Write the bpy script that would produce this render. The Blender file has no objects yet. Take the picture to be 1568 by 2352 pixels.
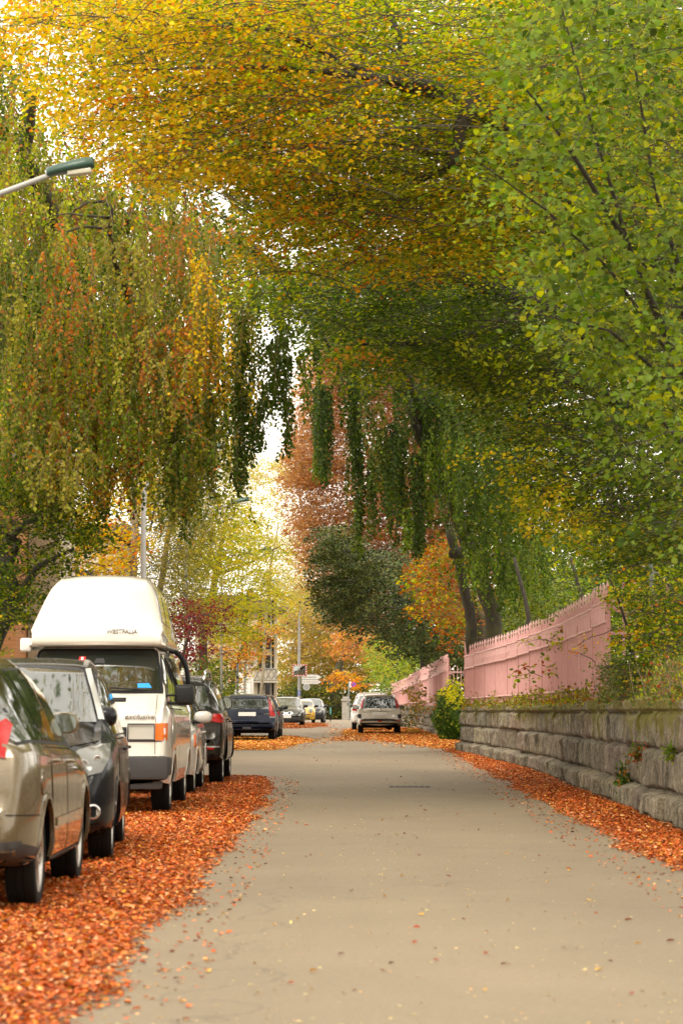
import bpy, bmesh, math, random
import numpy as np
from mathutils import Vector, Matrix
from mathutils.bvhtree import BVHTree
random.seed(7); RNG = np.random.default_rng(11)
R = math.radians
SC = bpy.context.scene
COL = SC.collection

# ---------------------------------------------------------------- camera
CAMH = 1.32; FPX = 6200.0; HOR = 1606.0; CX, CY = 784.0, 1176.0
PITCH = math.atan((HOR-CY)/FPX)
cam_d = bpy.data.cameras.new('camera'); cam = bpy.data.objects.new('camera', cam_d); COL.objects.link(cam)
cam.location = (0, 0, CAMH); cam.rotation_euler = (math.pi/2+PITCH, 0, 0)
cam_d.sensor_fit = 'VERTICAL'; cam_d.sensor_height = 36.0; cam_d.lens = FPX/2352*36
cam_d.clip_start = 0.5; cam_d.clip_end = 2000
cam_d.dof.use_dof = True; cam_d.dof.focus_distance = 58.0; cam_d.dof.aperture_fstop = 5.2
SC.camera = cam
# ---------------------------------------------------------------- sky and sun
SUN_EL, SUN_AZ = R(50), R(195)     # azimuth measured from +Y clockwise: behind the camera, a little left
w = bpy.data.worlds.new('World'); SC.world = w; w.use_nodes = True
nt = w.node_tree; nt.nodes.clear()
sky = nt.nodes.new('ShaderNodeTexSky'); sky.sky_type = 'NISHITA'; sky.sun_disc = False
sky.sun_elevation = SUN_EL; sky.sun_rotation = SUN_AZ; sky.air_density = 1.0; sky.dust_density = 3.0
tc = nt.nodes.new('ShaderNodeTexCoord')
nz = nt.nodes.new('ShaderNodeTexNoise'); nz.inputs['Scale'].default_value = 2.2; nz.inputs['Detail'].default_value = 5
nt.links.new(tc.outputs['Generated'], nz.inputs['Vector'])
cr = nt.nodes.new('ShaderNodeValToRGB')
cr.color_ramp.elements[0].position = .3; cr.color_ramp.elements[0].color = (11.5, 10.6, 9.2, 1)
cr.color_ramp.elements[1].position = .7; cr.color_ramp.elements[1].color = (16, 14.8, 12.9, 1)
nt.links.new(nz.outputs['Fac'], cr.inputs['Fac'])
mxs = nt.nodes.new('ShaderNodeMix'); mxs.data_type = 'RGBA'; mxs.inputs['Factor'].default_value = .9
nt.links.new(sky.outputs['Color'], mxs.inputs['A']); nt.links.new(cr.outputs['Color'], mxs.inputs['B'])
bg = nt.nodes.new('ShaderNodeBackground'); bg.inputs['Strength'].default_value = 0.12
nt.links.new(mxs.outputs['Result'], bg.inputs['Color'])
wo = nt.nodes.new('ShaderNodeOutputWorld'); nt.links.new(bg.outputs[0], wo.inputs[0])
sun_d = bpy.data.lights.new('sun', 'SUN'); sun = bpy.data.objects.new('sun', sun_d); COL.objects.link(sun)
sun_d.energy = 1.5; sun_d.angle = R(20); sun_d.color = (1, .93, .8)
sv = Vector((math.sin(SUN_AZ)*math.cos(SUN_EL), math.cos(SUN_AZ)*math.cos(SUN_EL), math.sin(SUN_EL)))
sun.rotation_euler = sv.to_track_quat('Z', 'Y').to_euler(); sun.location = (0, -10, 30)
SC.view_settings.view_transform = 'Standard'; SC.view_settings.look = 'None'
SC.view_settings.exposure = 0.85; SC.view_settings.gamma = 1.0
SC.render.engine = 'CYCLES'
SC.cycles.use_denoising = True; SC.cycles.max_bounces = 6; SC.cycles.diffuse_bounces = 2
SC.cycles.transmission_bounces = 6; SC.cycles.transparent_max_bounces = 8; SC.cycles.glossy_bounces = 3
SC.cycles.caustics_reflective = False; SC.cycles.caustics_refractive = False
SC.cycles.use_adaptive_sampling = True; SC.cycles.adaptive_threshold = 0.02

# ---------------------------------------------------------------- placement helpers
CP, SP = math.cos(PITCH), math.sin(PITCH)
def gz(Y): return -0.003*max(0.0, Y-120)
def ray(x, y):
    u = (x-CX)/FPX; v = -(y-CY)/FPX
    return Vector((u, CP - SP*v, SP + CP*v))
def at(x, y, Y):
    r = ray(x, y); t = Y/r.y
    return Vector((r.x*t, Y, CAMH + r.z*t))
def at_np(x, y, Y):
    u = (x-CX)/FPX; v = -(y-CY)/FPX
    ry = CP - SP*v; rz = SP + CP*v; t = Y/ry
    return np.stack([u*t, Y, CAMH + rz*t], -1)
def lin(r, g, b):
    f = lambda c: ((c/255+.055)/1.055)**2.4 if c > 10 else c/255/12.92
    return (f(r), f(g), f(b))

# ---------------------------------------------------------------- object helpers
def tag(o, label=None, cat=None, group=None, kind=None):
    if label: o['label'] = label
    if cat: o['category'] = cat
    if group: o['group'] = group
    if kind: o['kind'] = kind
    return o
def empty(name, loc=(0, 0, 0), rz=0.0, label=None, cat=None, group=None):
    o = bpy.data.objects.new(name, None); COL.objects.link(o)
    o.location = loc; o.rotation_euler = (0, 0, rz); o.empty_display_size = .3
    return tag(o, label, cat, group)
def link_mesh(name, me, mats, parent=None, smooth=False, sharp=None):
    o = bpy.data.objects.new(name, me); COL.objects.link(o)
    if mats is not None:
        for m in (mats if isinstance(mats, (list, tuple)) else [mats]): me.materials.append(m)
    if smooth or sharp:
        me.shade_smooth()
        if sharp: me.set_sharp_from_angle(angle=R(sharp))
    if parent: o.parent = parent
    return o
def from_bm(name, bm, mats, parent=None, smooth=False, sharp=None, normals=True):
    if normals: bmesh.ops.recalc_face_normals(bm, faces=bm.faces)
    me = bpy.data.meshes.new(name); bm.to_mesh(me); bm.free()
    return link_mesh(name, me, mats, parent, smooth, sharp)
def quads_mesh(name, V, F, mats, parent=None, colors=None, smooth=False):
    """V (n,3) float, F (m,k) int with constant k; colors (m,3) per face"""
    me = bpy.data.meshes.new(name); V = np.asarray(V, np.float32); F = np.asarray(F, np.int32)
    k = F.shape[1]
    me.vertices.add(len(V)); me.vertices.foreach_set('co', V.ravel())
    me.loops.add(F.size); me.loops.foreach_set('vertex_index', F.ravel())
    me.polygons.add(len(F)); me.polygons.foreach_set('loop_start', np.arange(0, F.size, k, dtype=np.int32))
    try: me.polygons.foreach_set('loop_total', np.full(len(F), k, dtype=np.int32))
    except Exception: pass
    if smooth: me.polygons.foreach_set('use_smooth', np.ones(len(F), dtype=bool))
    if colors is not None:
        a = me.attributes.new('leaf_col', 'FLOAT_COLOR', 'FACE')
        c = np.ones((len(F), 4), np.float32); c[:, :3] = colors
        a.data.foreach_set('color', c.ravel())
    me.update(calc_edges=True)
    return link_mesh(name, me, mats, parent)
def bx(bm, c, s, rot=None, bev=0.0):
    M = Matrix.Translation(c)
    if rot is not None: M = M @ rot
    r = bmesh.ops.create_cube(bm, size=1.0, matrix=M @ Matrix.Diagonal((*s, 1)))
    if bev > 0:
        vs = r['verts']; es = list({e for v in vs for e in v.link_edges})
        bmesh.ops.bevel(bm, geom=es, offset=bev, segments=2, affect='EDGES', profile=.6)
def tube(bm, pts, rads, n=8, cap=True):
    pts = [Vector(p) for p in pts]
    if not hasattr(rads, '__len__'): rads = [rads]*len(pts)
    rings = []; up = None
    for i, p in enumerate(pts):
        d = (pts[min(i+1, len(pts)-1)] - pts[max(i-1, 0)])
        if d.length < 1e-9: d = Vector((0, 0, 1))
        d.normalize()
        if up is None: up = d.orthogonal().normalized()
        up = (up - d*up.dot(d))
        if up.length < 1e-6: up = d.orthogonal()
        up.normalize(); s = d.cross(up)
        rings.append([bm.verts.new(p + (up*math.cos(a) + s*math.sin(a))*rads[i]) for a in [2*math.pi*k/n for k in range(n)]])
    for a, b in zip(rings, rings[1:]):
        for k in range(n):
            bm.faces.new((a[k], a[(k+1) % n], b[(k+1) % n], b[k]))
    if cap:
        bm.faces.new(rings[0][::-1]); bm.faces.new(rings[-1])
def lathe(bm, prof, n=32, M=None):
    """prof list of (r, h); axis = local X; M placement"""
    M = M or Matrix(); rings = []
    for r_, h in prof:
        rings.append([bm.verts.new(M @ Vector((h, r_*math.cos(2*math.pi*k/n), r_*math.sin(2*math.pi*k/n)))) for k in range(n)])
    for a, b in zip(rings, rings[1:]):
        for k in range(n): bm.faces.new((a[k], a[(k+1) % n], b[(k+1) % n], b[k]))
    return rings
def prism(bm, poly, z0, z1, M=None):
    M = M or Matrix()
    a = [bm.verts.new(M @ Vector((x, y, z0))) for x, y in poly]; b = [bm.verts.new(M @ Vector((x, y, z1))) for x, y in poly]
    n = len(poly); bm.faces.new(a[::-1]); bm.faces.new(b)
    for k in range(n): bm.faces.new((a[k], a[(k+1) % n], b[(k+1) % n], b[k]))
def text_mesh(name, s, size, mat, parent, loc, rot, ext=.002, sx=1.0, shear=0.0, bold=0.0, align='CENTER'):
    cu = bpy.data.curves.new(name, 'FONT'); cu.body = s; cu.size = size; cu.extrude = ext; cu.align_x = align
    cu.align_y = 'CENTER'; cu.shear = shear; cu.offset = bold; cu.resolution_u = 4
    t = bpy.data.objects.new('tmp', cu); COL.objects.link(t)
    me = bpy.data.meshes.new_from_object(t.evaluated_get(bpy.context.evaluated_depsgraph_get()))
    bpy.data.objects.remove(t); bpy.data.curves.remove(cu)
    me.name = name; me.materials.clear()
    o = link_mesh(name, me, mat, parent); o.location = loc; o.rotation_euler = rot; o.scale = (sx, 1, 1)
    return o

# ---------------------------------------------------------------- materials
def newmat(name):
    m = bpy.data.materials.new(name); m.use_nodes = True
    return m, m.node_tree, m.node_tree.nodes['Principled BSDF']
def N(nt, t, **kw):
    n = nt.nodes.new(t)
    for k, v in kw.items():
        if k in n.inputs: n.inputs[k].default_value = v
        else: setattr(n, k, v)
    return n
def ramp(nt, src, stops):
    r = nt.nodes.new('ShaderNodeValToRGB'); el = r.color_ramp.elements
    while len(el) < len(stops): el.new(.5)
    for e, (p, c) in zip(el, stops): e.position = p; e.color = (*c, 1) if len(c) == 3 else c
    nt.links.new(src, r.inputs['Fac']); return r.outputs['Color']
def mixc(nt, fac, a, b, mode='MIX'):
    m = nt.nodes.new('ShaderNodeMix'); m.data_type = 'RGBA'; m.blend_type = mode
    for k, v in (('Factor', fac), ('A', a), ('B', b)):
        if hasattr(v, 'is_output') or isinstance(v, bpy.types.NodeSocket): nt.links.new(v, m.inputs[k])
        else: m.inputs[k].default_value = v if k == 'Factor' else ((*v, 1) if len(v) == 3 else v)
    return m.outputs['Result']
def noise(nt, scale, detail=4, rough=.55, vec=None, dist=0.0):
    n = N(nt, 'ShaderNodeTexNoise'); n.inputs['Scale'].default_value = scale; n.inputs['Detail'].default_value = detail
    n.inputs['Roughness'].default_value = rough; n.inputs['Distortion'].default_value = dist
    if vec is not None: nt.links.new(vec, n.inputs['Vector'])
    return n.outputs['Fac']
def objc(nt, scale=(1, 1, 1)):
    t = N(nt, 'ShaderNodeTexCoord'); m = N(nt, 'ShaderNodeMapping'); m.inputs['Scale'].default_value = scale
    nt.links.new(t.outputs['Object'], m.inputs['Vector']); return m.outputs['Vector']
def bump(nt, p, h, st=.3, dist=.02):
    b = N(nt, 'ShaderNodeBump'); b.inputs['Strength'].default_value = st; b.inputs['Distance'].default_value = dist
    nt.links.new(h, b.inputs['Height']); nt.links.new(b.outputs[0], p.inputs['Normal'])
def simple(name, c, rough=.5, metal=0.0, var=.12, scale=6, spec=.5, coat=0.0, bmp=0.0):
    m, nt, p = newmat(name); p.inputs['Roughness'].default_value = rough; p.inputs['Metallic'].default_value = metal
    p.inputs['Specular IOR Level'].default_value = spec; p.inputs['Coat Weight'].default_value = coat; p.inputs['Coat Roughness'].default_value = .04
    v = objc(nt); f = noise(nt, scale, 5, .6, v)
    nt.links.new(ramp(nt, f, [(.3, [x*(1-var) for x in c]), (.7, [min(1, x*(1+var)) for x in c])]), p.inputs['Base Color'])
    if bmp: bump(nt, p, f, bmp)
    return m
def paint(name, c, metal=.5, rough=.32, dirt=.25):
    m, nt, p = newmat(name); v = objc(nt)
    p.inputs['Coat Weight'].default_value = 1.0 if max(c) > .12 else .38; p.inputs['Coat Roughness'].default_value = .03; p.inputs['Coat IOR'].default_value = 1.45
    p.inputs['Metallic'].default_value = metal; p.inputs['Specular IOR Level'].default_value = .5 if max(c) > .1 else .12
    f = noise(nt, 1.7, 6, .65, v)
    dm = ramp(nt, f, [(.45, (0, 0, 0)), (.75, (dirt,)*3)])
    nt.links.new(mixc(nt, dm, c, (.22, .19, .14) if max(c) > .1 else (.07, .06, .045)), p.inputs['Base Color'])
    nt.links.new(ramp(nt, noise(nt, 5, 5, .6, v), [(.3, (rough*.85,)*3), (.8, (rough*1.3,)*3)]), p.inputs['Roughness'])
    return m
M = {}
M['rubber'] = simple('tyre_rubber', (.012, .012, .012), .8, spec=.15, bmp=.1)
M['alloy'] = simple('alloy', (.5, .49, .47), .32, .85)
M['black_plastic'] = simple('black_plastic', (.014, .014, .015), .5, spec=.25)
M['grey_plastic'] = simple('grey_plastic', (.05, .05, .05), .6, spec=.25)
M['under'] = simple('underbody', (.005, .005, .005), .9, spec=.05)
M['seam'] = simple('panel_gap', (.004, .004, .004), .8, spec=.05)
M['chrome'] = simple('chrome', (.75, .74, .72), .12, 1.0, var=.03)
M['satin'] = simple('satin_metal', (.55, .54, .52), .3, .8)
M['white_plastic'] = simple('white_plastic', (.75, .73, .69), .4)
def glassmat(name, c, spec=1.0, ior=1.75, rough=.02):
    m, nt, p = newmat(name); p.inputs['Base Color'].default_value = (*c, 1); p.inputs['Roughness'].default_value = rough
    p.inputs['IOR'].default_value = ior; p.inputs['Specular IOR Level'].default_value = spec
    p.inputs['Coat Weight'].default_value = .6 if spec > .5 else .15; p.inputs['Coat Roughness'].default_value = .01
    v = objc(nt); f = noise(nt, 9, 6, .7, v)
    nt.links.new(ramp(nt, f, [(.35, (rough,)*3), (.8, (rough+.07,)*3)]), p.inputs['Roughness'])
    return m
M['glass'] = glassmat('car_glass', (.012, .016, .013))
M['glass_far'] = glassmat('screen_glass', (.012, .018, .015), ior=1.65)
M['mirror'] = simple('mirror_glass', (.28, .30, .29), .05, 1.0, var=.02)
M['lamp_clear'] = glassmat('lamp_clear', (.15, .15, .14), ior=1.5, rough=.08, spec=.5)
M['lamp_pale'] = glassmat('lamp_pale', (.42, .40, .35), ior=1.45, rough=.15, spec=.5)
M['lamp_red'] = glassmat('lamp_red', (.36, .008, .006), ior=1.35, rough=.2, spec=.4)
M['lamp_orange'] = glassmat('lamp_orange', (.65, .13, .01), ior=1.35, rough=.2, spec=.4)
M['plate'] = simple('number_plate', (.62, .6, .56), .5, var=.25, scale=30)

def leafmat(name, trans=.5, rough=.5, spec=.16):
    m, nt, p = newmat(name); a = N(nt, 'ShaderNodeAttribute'); a.attribute_name = 'leaf_col'; a.attribute_type = 'GEOMETRY'
    nt.links.new(a.outputs['Color'], p.inputs['Base Color']); p.inputs['Roughness'].default_value = rough
    p.inputs['Specular IOR Level'].default_value = spec
    t = N(nt, 'ShaderNodeBsdfTranslucent')
    h = N(nt, 'ShaderNodeHueSaturation'); h.inputs['Saturation'].default_value = 1.05; h.inputs['Value'].default_value = 1.4
    nt.links.new(a.outputs['Color'], h.inputs['Color']); nt.links.new(h.outputs[0], t.inputs['Color'])
    mx = N(nt, 'ShaderNodeMixShader'); mx.inputs[0].default_value = trans
    nt.links.new(p.outputs[0], mx.inputs[1]); nt.links.new(t.outputs[0], mx.inputs[2])
    nt.links.new(mx.outputs[0], nt.nodes['Material Output'].inputs['Surface'])
    return m
M['leaf'] = leafmat('leaf')
M['litter_leaf'] = leafmat('fallen_leaf', trans=.15, rough=.55, spec=.18)
M['needle'] = leafmat('needle', trans=.1, rough=.5)
def bark(name, c, moss=0.0):
    m, nt, p = newmat(name); v = objc(nt, (6, 6, 1.6)); f = noise(nt, 3, 8, .7, v, .4)
    col = ramp(nt, f, [(.3, [x*.35 for x in c]), (.5, c), (.75, [min(1, x*1.7) for x in c])])
    if moss:
        g = ramp(nt, noise(nt, 1.3, 4, .6, objc(nt)), [(.45, (0, 0, 0)), (.65, (moss,)*3)])
        col = mixc(nt, g, col, (.09, .1, .02))
    nt.links.new(col, p.inputs['Base Color']); p.inputs['Roughness'].default_value = .9
    bump(nt, p, f, .8, .03); return m
M['bark'] = bark('bark_grey', (.048, .038, .027), .6)
M['bark_dark'] = bark('bark_dark', (.045, .036, .026))
M['bark_pale'] = bark('bark_pale', (.3, .25, .18), .3)
M['twig'] = simple('twig', (.05, .038, .026), .8)
M['twig_pale'] = simple('twig_pale', (.3, .2, .13), .8)
# ---------------------------------------------------------------- numeric noise
def vnoise(x, y, seed=0):
    def h(i, j):
        n = (i*374761393 + j*668265263 + seed*1442695041) & 0x7fffffff
        n = ((n ^ (n >> 13))*1274126177) & 0x7fffffff
        return ((n ^ (n >> 16)) & 0xffff)/65535.0
    xi = np.floor(x).astype(np.int64); yi = np.floor(y).astype(np.int64); fx = x-xi; fy = y-yi
    fx = fx*fx*(3-2*fx); fy = fy*fy*(3-2*fy)
    return (h(xi, yi)*(1-fx)+h(xi+1, yi)*fx)*(1-fy) + (h(xi, yi+1)*(1-fx)+h(xi+1, yi+1)*fx)*fy
def fbm(x, y, o=4, seed=0):
    s = 0; a = .5
    for k in range(o): s = s + a*vnoise(x*2**k, y*2**k, seed+k); a *= .5
    return s
def pw(pts):
    xs = [p[0] for p in pts]; ys = [p[1] for p in pts]
    return lambda q: np.interp(q, xs, ys)

# ---------------------------------------------------------------- the setting
def asphalt():
    m, nt, p = newmat('asphalt'); v = objc(nt); vs = objc(nt, (1, .12, 1))
    big = noise(nt, .9, 4, .6, v); lane = noise(nt, .55, 3, .5, vs); fine = noise(nt, 190, 3, .7, v); mid = noise(nt, 24, 5, .7, v)
    c = ramp(nt, lane, [(.3, (.20, .155, .102)), (.7, (.265, .212, .146))])
    c = mixc(nt, .55, c, ramp(nt, big, [(.3, (.19, .148, .098)), (.75, (.272, .22, .153))]))
    c = mixc(nt, .5, c, ramp(nt, mid, [(.35, (.17, .133, .09)), (.65, (.275, .225, .158))]))
    c = mixc(nt, ramp(nt, fine, [(.56, (0, 0, 0)), (.68, (.5, .5, .5))]), c, (.40, .34, .245))
    c = mixc(nt, ramp(nt, fine, [(.3, (.55, .55, .55)), (.4, (0, 0, 0))]), c, (.06, .05, .04))
    sp = noise(nt, 70, 2, .8, v); c = mixc(nt, ramp(nt, sp, [(.60, (0, 0, 0)), (.70, (.55,)*3)]), c, (.36, .30, .215)); c = mixc(nt, ramp(nt, sp, [(.30, (.6,)*3), (.39, (0, 0, 0))]), c, (.10, .08, .055))
    # pale trodden flecks and hairline cracks with tar
    vo = N(nt, 'ShaderNodeTexVoronoi'); vo.inputs['Scale'].default_value = 3.4; nt.links.new(v, vo.inputs['Vector'])
    c = mixc(nt, ramp(nt, vo.outputs['Distance'], [(.03, (.75, .75, .75)), (.05, (0, 0, 0))]), c, (.55, .44, .24))
    vc = N(nt, 'ShaderNodeTexVoronoi'); vc.feature = 'DISTANCE_TO_EDGE'; vc.inputs['Scale'].default_value = .16
    dv = N(nt, 'ShaderNodeVectorMath'); dv.operation = 'ADD'; nzv = N(nt, 'ShaderNodeTexNoise'); nzv.inputs['Scale'].default_value = 1.5
    nt.links.new(v, nzv.inputs['Vector']); nt.links.new(v, dv.inputs[0]); nt.links.new(nzv.outputs['Color'], dv.inputs[1])
    nt.links.new(dv.outputs[0], vc.inputs['Vector'])
    c = mixc(nt, ramp(nt, vc.outputs['Distance'], [(.0, (.35, .35, .35)), (.004, (0, 0, 0))]), c, (.045, .038, .03))
    c = mixc(nt, 1.0, c, ramp(nt, noise(nt, .22, 5, .65, objc(nt, (1, .5, 1))), [(.35, (.72, .70, .66)), (.65, (.93, .90, .845))]), 'MULTIPLY')
    nt.links.new(c, p.inputs['Base Color']); p.inputs['Roughness'].default_value = .72; p.inputs['Specular IOR Level'].default_value = .35
    bump(nt, p, fine, .35, .004); return m
M['asphalt'] = asphalt()
M['soil'] = simple('soil', (.09, .065, .035), .95, var=.5, scale=3, bmp=.5)
M['paving'] = simple('paving', (.2, .175, .14), .85, var=.2, scale=9, bmp=.2)
M['kerb'] = simple('kerb_stone', (.26, .235, .2), .8, var=.25, scale=12, bmp=.3)
def strip(name, Ys, fl, fr, zf, mat, nx=2, kind='structure', jag=0.0):
    V = []; F = []
    for i, Y in enumerate(Ys):
        a, b = float(fl(Y)), float(fr(Y))
        for k in range(nx): V.append((a+(b-a)*k/(nx-1), Y, zf(Y)))
    for i in range(len(Ys)-1):
        for k in range(nx-1):
            o = i*nx+k; F.append((o, o+1, o+nx+1, o+nx))
    return tag(quads_mesh(name, V, F, mat), kind=kind)
YS = [-60, -10, 0] + list(range(10, 240, 5)) + [260, 420]
strip('ground', YS, lambda y: -260, lambda y: 260, lambda y: gz(y)-.05, M['soil'])
EDGE_L = pw([(0, -3.95), (105, -3.95), (140, -3.6), (170, -3.1), (190, -3.3), (420, -3.3)])
WALLX = pw([(0, 3.55), (28.4, 3.59), (34, 3.6), (48, 3.75), (58, 3.55), (66.5, 3.2), (70, 3.05), (88, 3.6), (116, 3.5), (140, 3.3), (165, 2.95), (190, 3.5)])
YR = [-40, 0]+list(range(10, 190, 5))+[192]
road = strip('road', YR, lambda y: EDGE_L(y), lambda y: max(WALLX(y), 3.7)+.6, gz, M['asphalt'])
strip('side_street', [192, 200, 206, 211], lambda y: -60, lambda y: 60, lambda y: gz(y)+.002, M['asphalt'])
strip('verge', [211.0, 214, 225], lambda y: -60, lambda y: 60, lambda y: gz(y)+.1, M['soil'])
# left kerb and pavement
bm = bmesh.new()
for i in range(-20, 187):
    xa, xb = float(EDGE_L(i)), float(EDGE_L(i+.985))
    vs = []
    for (x, y) in ((xa, i), (xb, i+.985)):
        z = gz(y)
        vs.append([bm.verts.new(q) for q in ((x+.0, y, z-.04), (x, y, z+.10), (x-.03, y, z+.12), (x-.16, y, z+.12), (x-.16, y, z-.04))])
    for k in range(4): bm.faces.new((vs[0][k], vs[0][k+1], vs[1][k+1], vs[1][k]))
    bm.faces.new(vs[0][::-1]); bm.faces.new(vs[1])
tag(from_bm('kerb', bm, M['kerb']), kind='structure')
strip('pavement', YR, lambda y: EDGE_L(y)-1.9, lambda y: EDGE_L(y)-.16, lambda y: gz(y)+.115, M['paving'])
# manhole-like repair patch seen as a thin dark line on the road
p0 = at(940, 1805, 41)
bm = bmesh.new(); bx(bm, (p0.x, 6200*CAMH/200, .004), (.62, .42, .006)); 
for k in range(7): bx(bm, (p0.x-.27+.09*k, 6200*CAMH/200, .008), (.03, .36, .006))
dr = from_bm('drain_cover', bm, simple('cast_iron', (.05, .045, .04), .6, .5)); tag(dr, 'dark cast iron drain cover set in the middle of the road', 'drain cover')

# ---------------------------------------------------------------- stone walls
def stonemat():
    m, nt, p = newmat('old_stone'); v = objc(nt); st = objc(nt, (2.2, 2.2, .5)); ct = objc(nt, (1, 1, 3))
    base = ramp(nt, noise(nt, 1.1, 3, .5, v), [(.3, (.33, .265, .18)), (.7, (.50, .415, .285))])
    fine = noise(nt, 38, 5, .75, v)
    c = mixc(nt, .7, base, ramp(nt, fine, [(.36, (.05, .04, .026)), (.52, (.26, .215, .15)), (.68, (.58, .50, .36))]))
    c = mixc(nt, ramp(nt, noise(nt, 2.8, 7, .75, st), [(.42, (0, 0, 0)), (.60, (.74,)*3)]), c, (.036, .03, .02))
    c = mixc(nt, ramp(nt, noise(nt, 16, 5, .8, v), [(.60, (0, 0, 0)), (.70, (.6,)*3)]), c, (.42, .38, .29))
    at_ = N(nt, 'ShaderNodeAttribute'); at_.attribute_name = 'leaf_col'
    ge = N(nt, 'ShaderNodeNewGeometry'); c = mixc(nt, 1.0, c, at_.outputs['Color'], 'MULTIPLY'); sx = N(nt, 'ShaderNodeSeparateXYZ'); nt.links.new(ge.outputs['Position'], sx.inputs[0])
    lum = noise(nt, .35, 3, .6, objc(nt))
    hz = N(nt, 'ShaderNodeMapRange'); hz.inputs['From Min'].default_value = .62; hz.inputs['From Max'].default_value = 1.25
    nt.links.new(sx.outputs['Z'], hz.inputs['Value'])
    mn = noise(nt, 2.4, 9, .78, objc(nt, (1.6, 1.6, .7)))
    ad = N(nt, 'ShaderNodeMath'); ad.operation = 'MULTIPLY_ADD'; ad.inputs[1].default_value = .33
    mm = N(nt, 'ShaderNodeMath'); mm.operation = 'MULTIPLY'; nt.links.new(hz.outputs[0], mm.inputs[0]); nt.links.new(ramp(nt, lum, [(.35, (.3,)*3), (.6, (1.15,)*3)]), mm.inputs[1])
    nt.links.new(mm.outputs[0], ad.inputs[0]); nt.links.new(mn, ad.inputs[2])
    c = mixc(nt, ramp(nt, ad.outputs[0], [(.62, (0, 0, 0)), (.72, (.92,)*3)]), c, mixc(nt, noise(nt, 22, 3, .6, v), (.075, .068, .006), (.19, .165, .012)))
    nt.links.new(c, p.inputs['Base Color']); p.inputs['Roughness'].default_value = .92
    bump(nt, p, fine, 1.0, .02); return m
M['stone'] = stonemat()
def stone_wall(name, label, y0, y1, hfun, seed, du=.035, endcap=True):
    Y = np.arange(y0, y1+du, du); nu = len(Y); vs = np.concatenate([np.linspace(0, 1, 46)])
    rg = np.random.default_rng(seed)
    cour = [0, .235, .575, .885, 1.0001]; out = np.zeros((nu, len(vs)))
    cl = [(1.0, 2.4), (1.3, 2.9), (1.1, 2.6), (1.6, 3.4)]; tint = np.ones((nu, len(vs), 3))
    for c in range(4):
        j = [y0-rg.uniform(0, .5)]
        while j[-1] < y1+2: j.append(j[-1]+rg.uniform(*cl[c]))
        j = np.array(j); idx = np.searchsorted(j, Y, side='right')-1
        a = (Y-j[idx])/(j[idx+1]-j[idx]); L = (j[idx+1]-j[idx])
        amp = rg.uniform(.45, 1.35, len(j))[idx]; tilt = rg.uniform(-.03, .03, len(j))[idx]; capo = rg.uniform(-.04, .035, len(j))[idx]; tn = (rg.uniform(.68, 1.12, (len(j), 1))*(1+rg.normal(0, .025, (len(j), 3))))[idx]
        da = np.minimum(a, 1-a)*L
        for k, v in enumerate(vs):
            if cour[c] <= v < cour[c+1]:
                b = (v-cour[c])/(cour[c+1]-cour[c]); wob = .03*(fbm(Y*1.7+c*9, Y*0, 3, seed+c)-.5)*2; tint[:, k] = tn
                db = min(b, 1-b)*(cour[c+1]-cour[c])*1.25
                e = np.clip(da/.035, 0, 1)**.6*np.clip((db+wob)/.05, 0, 1)**.5
                out[:, k] = -.075+.125*e*amp + tilt*(a-.5)*2
                if c == 0: out[:, k] += .10*e+.02
                if c == 3: out[:, k] = .03+.03*np.clip(da/.04, 0, 1)*amp-.05*(b > .93)-.04*(b < .06) + tilt*(a-.5)*2
    UU, VV = np.meshgrid(Y, vs*1.25, indexing='ij')
    out += .11*(fbm(UU*2.6, VV*3.2, 4, seed)-.5) + .06*(fbm(UU*9, VV*11, 3, seed+9)-.5)
    H = hfun(Y); X0 = WALLX(Y); top = .02*(fbm(Y*1.5, Y*0, 3, seed+5)-.5)
    G = np.array([gz(y) for y in Y])
    P = np.zeros((nu, len(vs)+3, 3))
    for k, v in enumerate(vs):
        P[:, k, 0] = X0-out[:, k]; P[:, k, 1] = Y; P[:, k, 2] = G-.03+v*(H+top+.03)
    P[:, 0, 2] = G-.05; kc = [k for k, v in enumerate(vs) if v > .95]; P[:, kc, 2] += capo[:, None]
    for q, (dx, dz) in enumerate(((.16, .02), (.42, .0), (.42, -1.4))):
        P[:, len(vs)+q, 0] = X0+dx; P[:, len(vs)+q, 1] = Y; P[:, len(vs)+q, 2] = G+H+dz+capo*(q == 0)+(fbm(Y*3, Y*0+q, 3, seed+7)-.5)*.04
    m = len(vs)+3; I = np.arange(nu*m).reshape(nu, m)
    F = np.stack([I[:-1, :-1], I[:-1, 1:], I[1:, 1:], I[1:, :-1]], -1).reshape(-1, 4)
    V = P.reshape(-1, 3)
    TT = np.ones((nu, m, 3)); TT[:, :len(vs)] = tint; fc = TT[:-1, :-1].reshape(-1, 3)
    Fe = []
    for (row, flip) in ((0, 0), (nu-1, 1)):
        for k in range(len(vs)-1):
            a, b = I[row, k], I[row, k+1]
            base = len(V); V = np.vstack([V, [[X0[row]+.42, Y[row], P[row, k, 2]], [X0[row]+.42, Y[row], P[row, k+1, 2]]]])
            Fe.append([a, b, base+1, base] if flip else [b, a, base, base+1])
    F = np.vstack([F, Fe]); fc = np.vstack([fc, np.ones((len(Fe), 3))])
    o = quads_mesh(name, V, F, M['stone'], smooth=True, colors=fc); o.data.set_sharp_from_angle(angle=R(50))
    return tag(o, label, 'wall', 'rough stone retaining walls')
H1 = pw([(0, 1.36), (24, 1.33), (28, 1.35), (69.2, 1.14)]); H2 = pw([(88, 1.02), (170, .95)])
stone_wall('stone_wall', 'near mossy wall of big rough stone blocks along the right roadside', 12, 69.2, H1, 3)
stone_wall('stone_wall', 'farther low stone block wall beside the silver estate car', 89, 168, H2, 8, du=.09)
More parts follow.
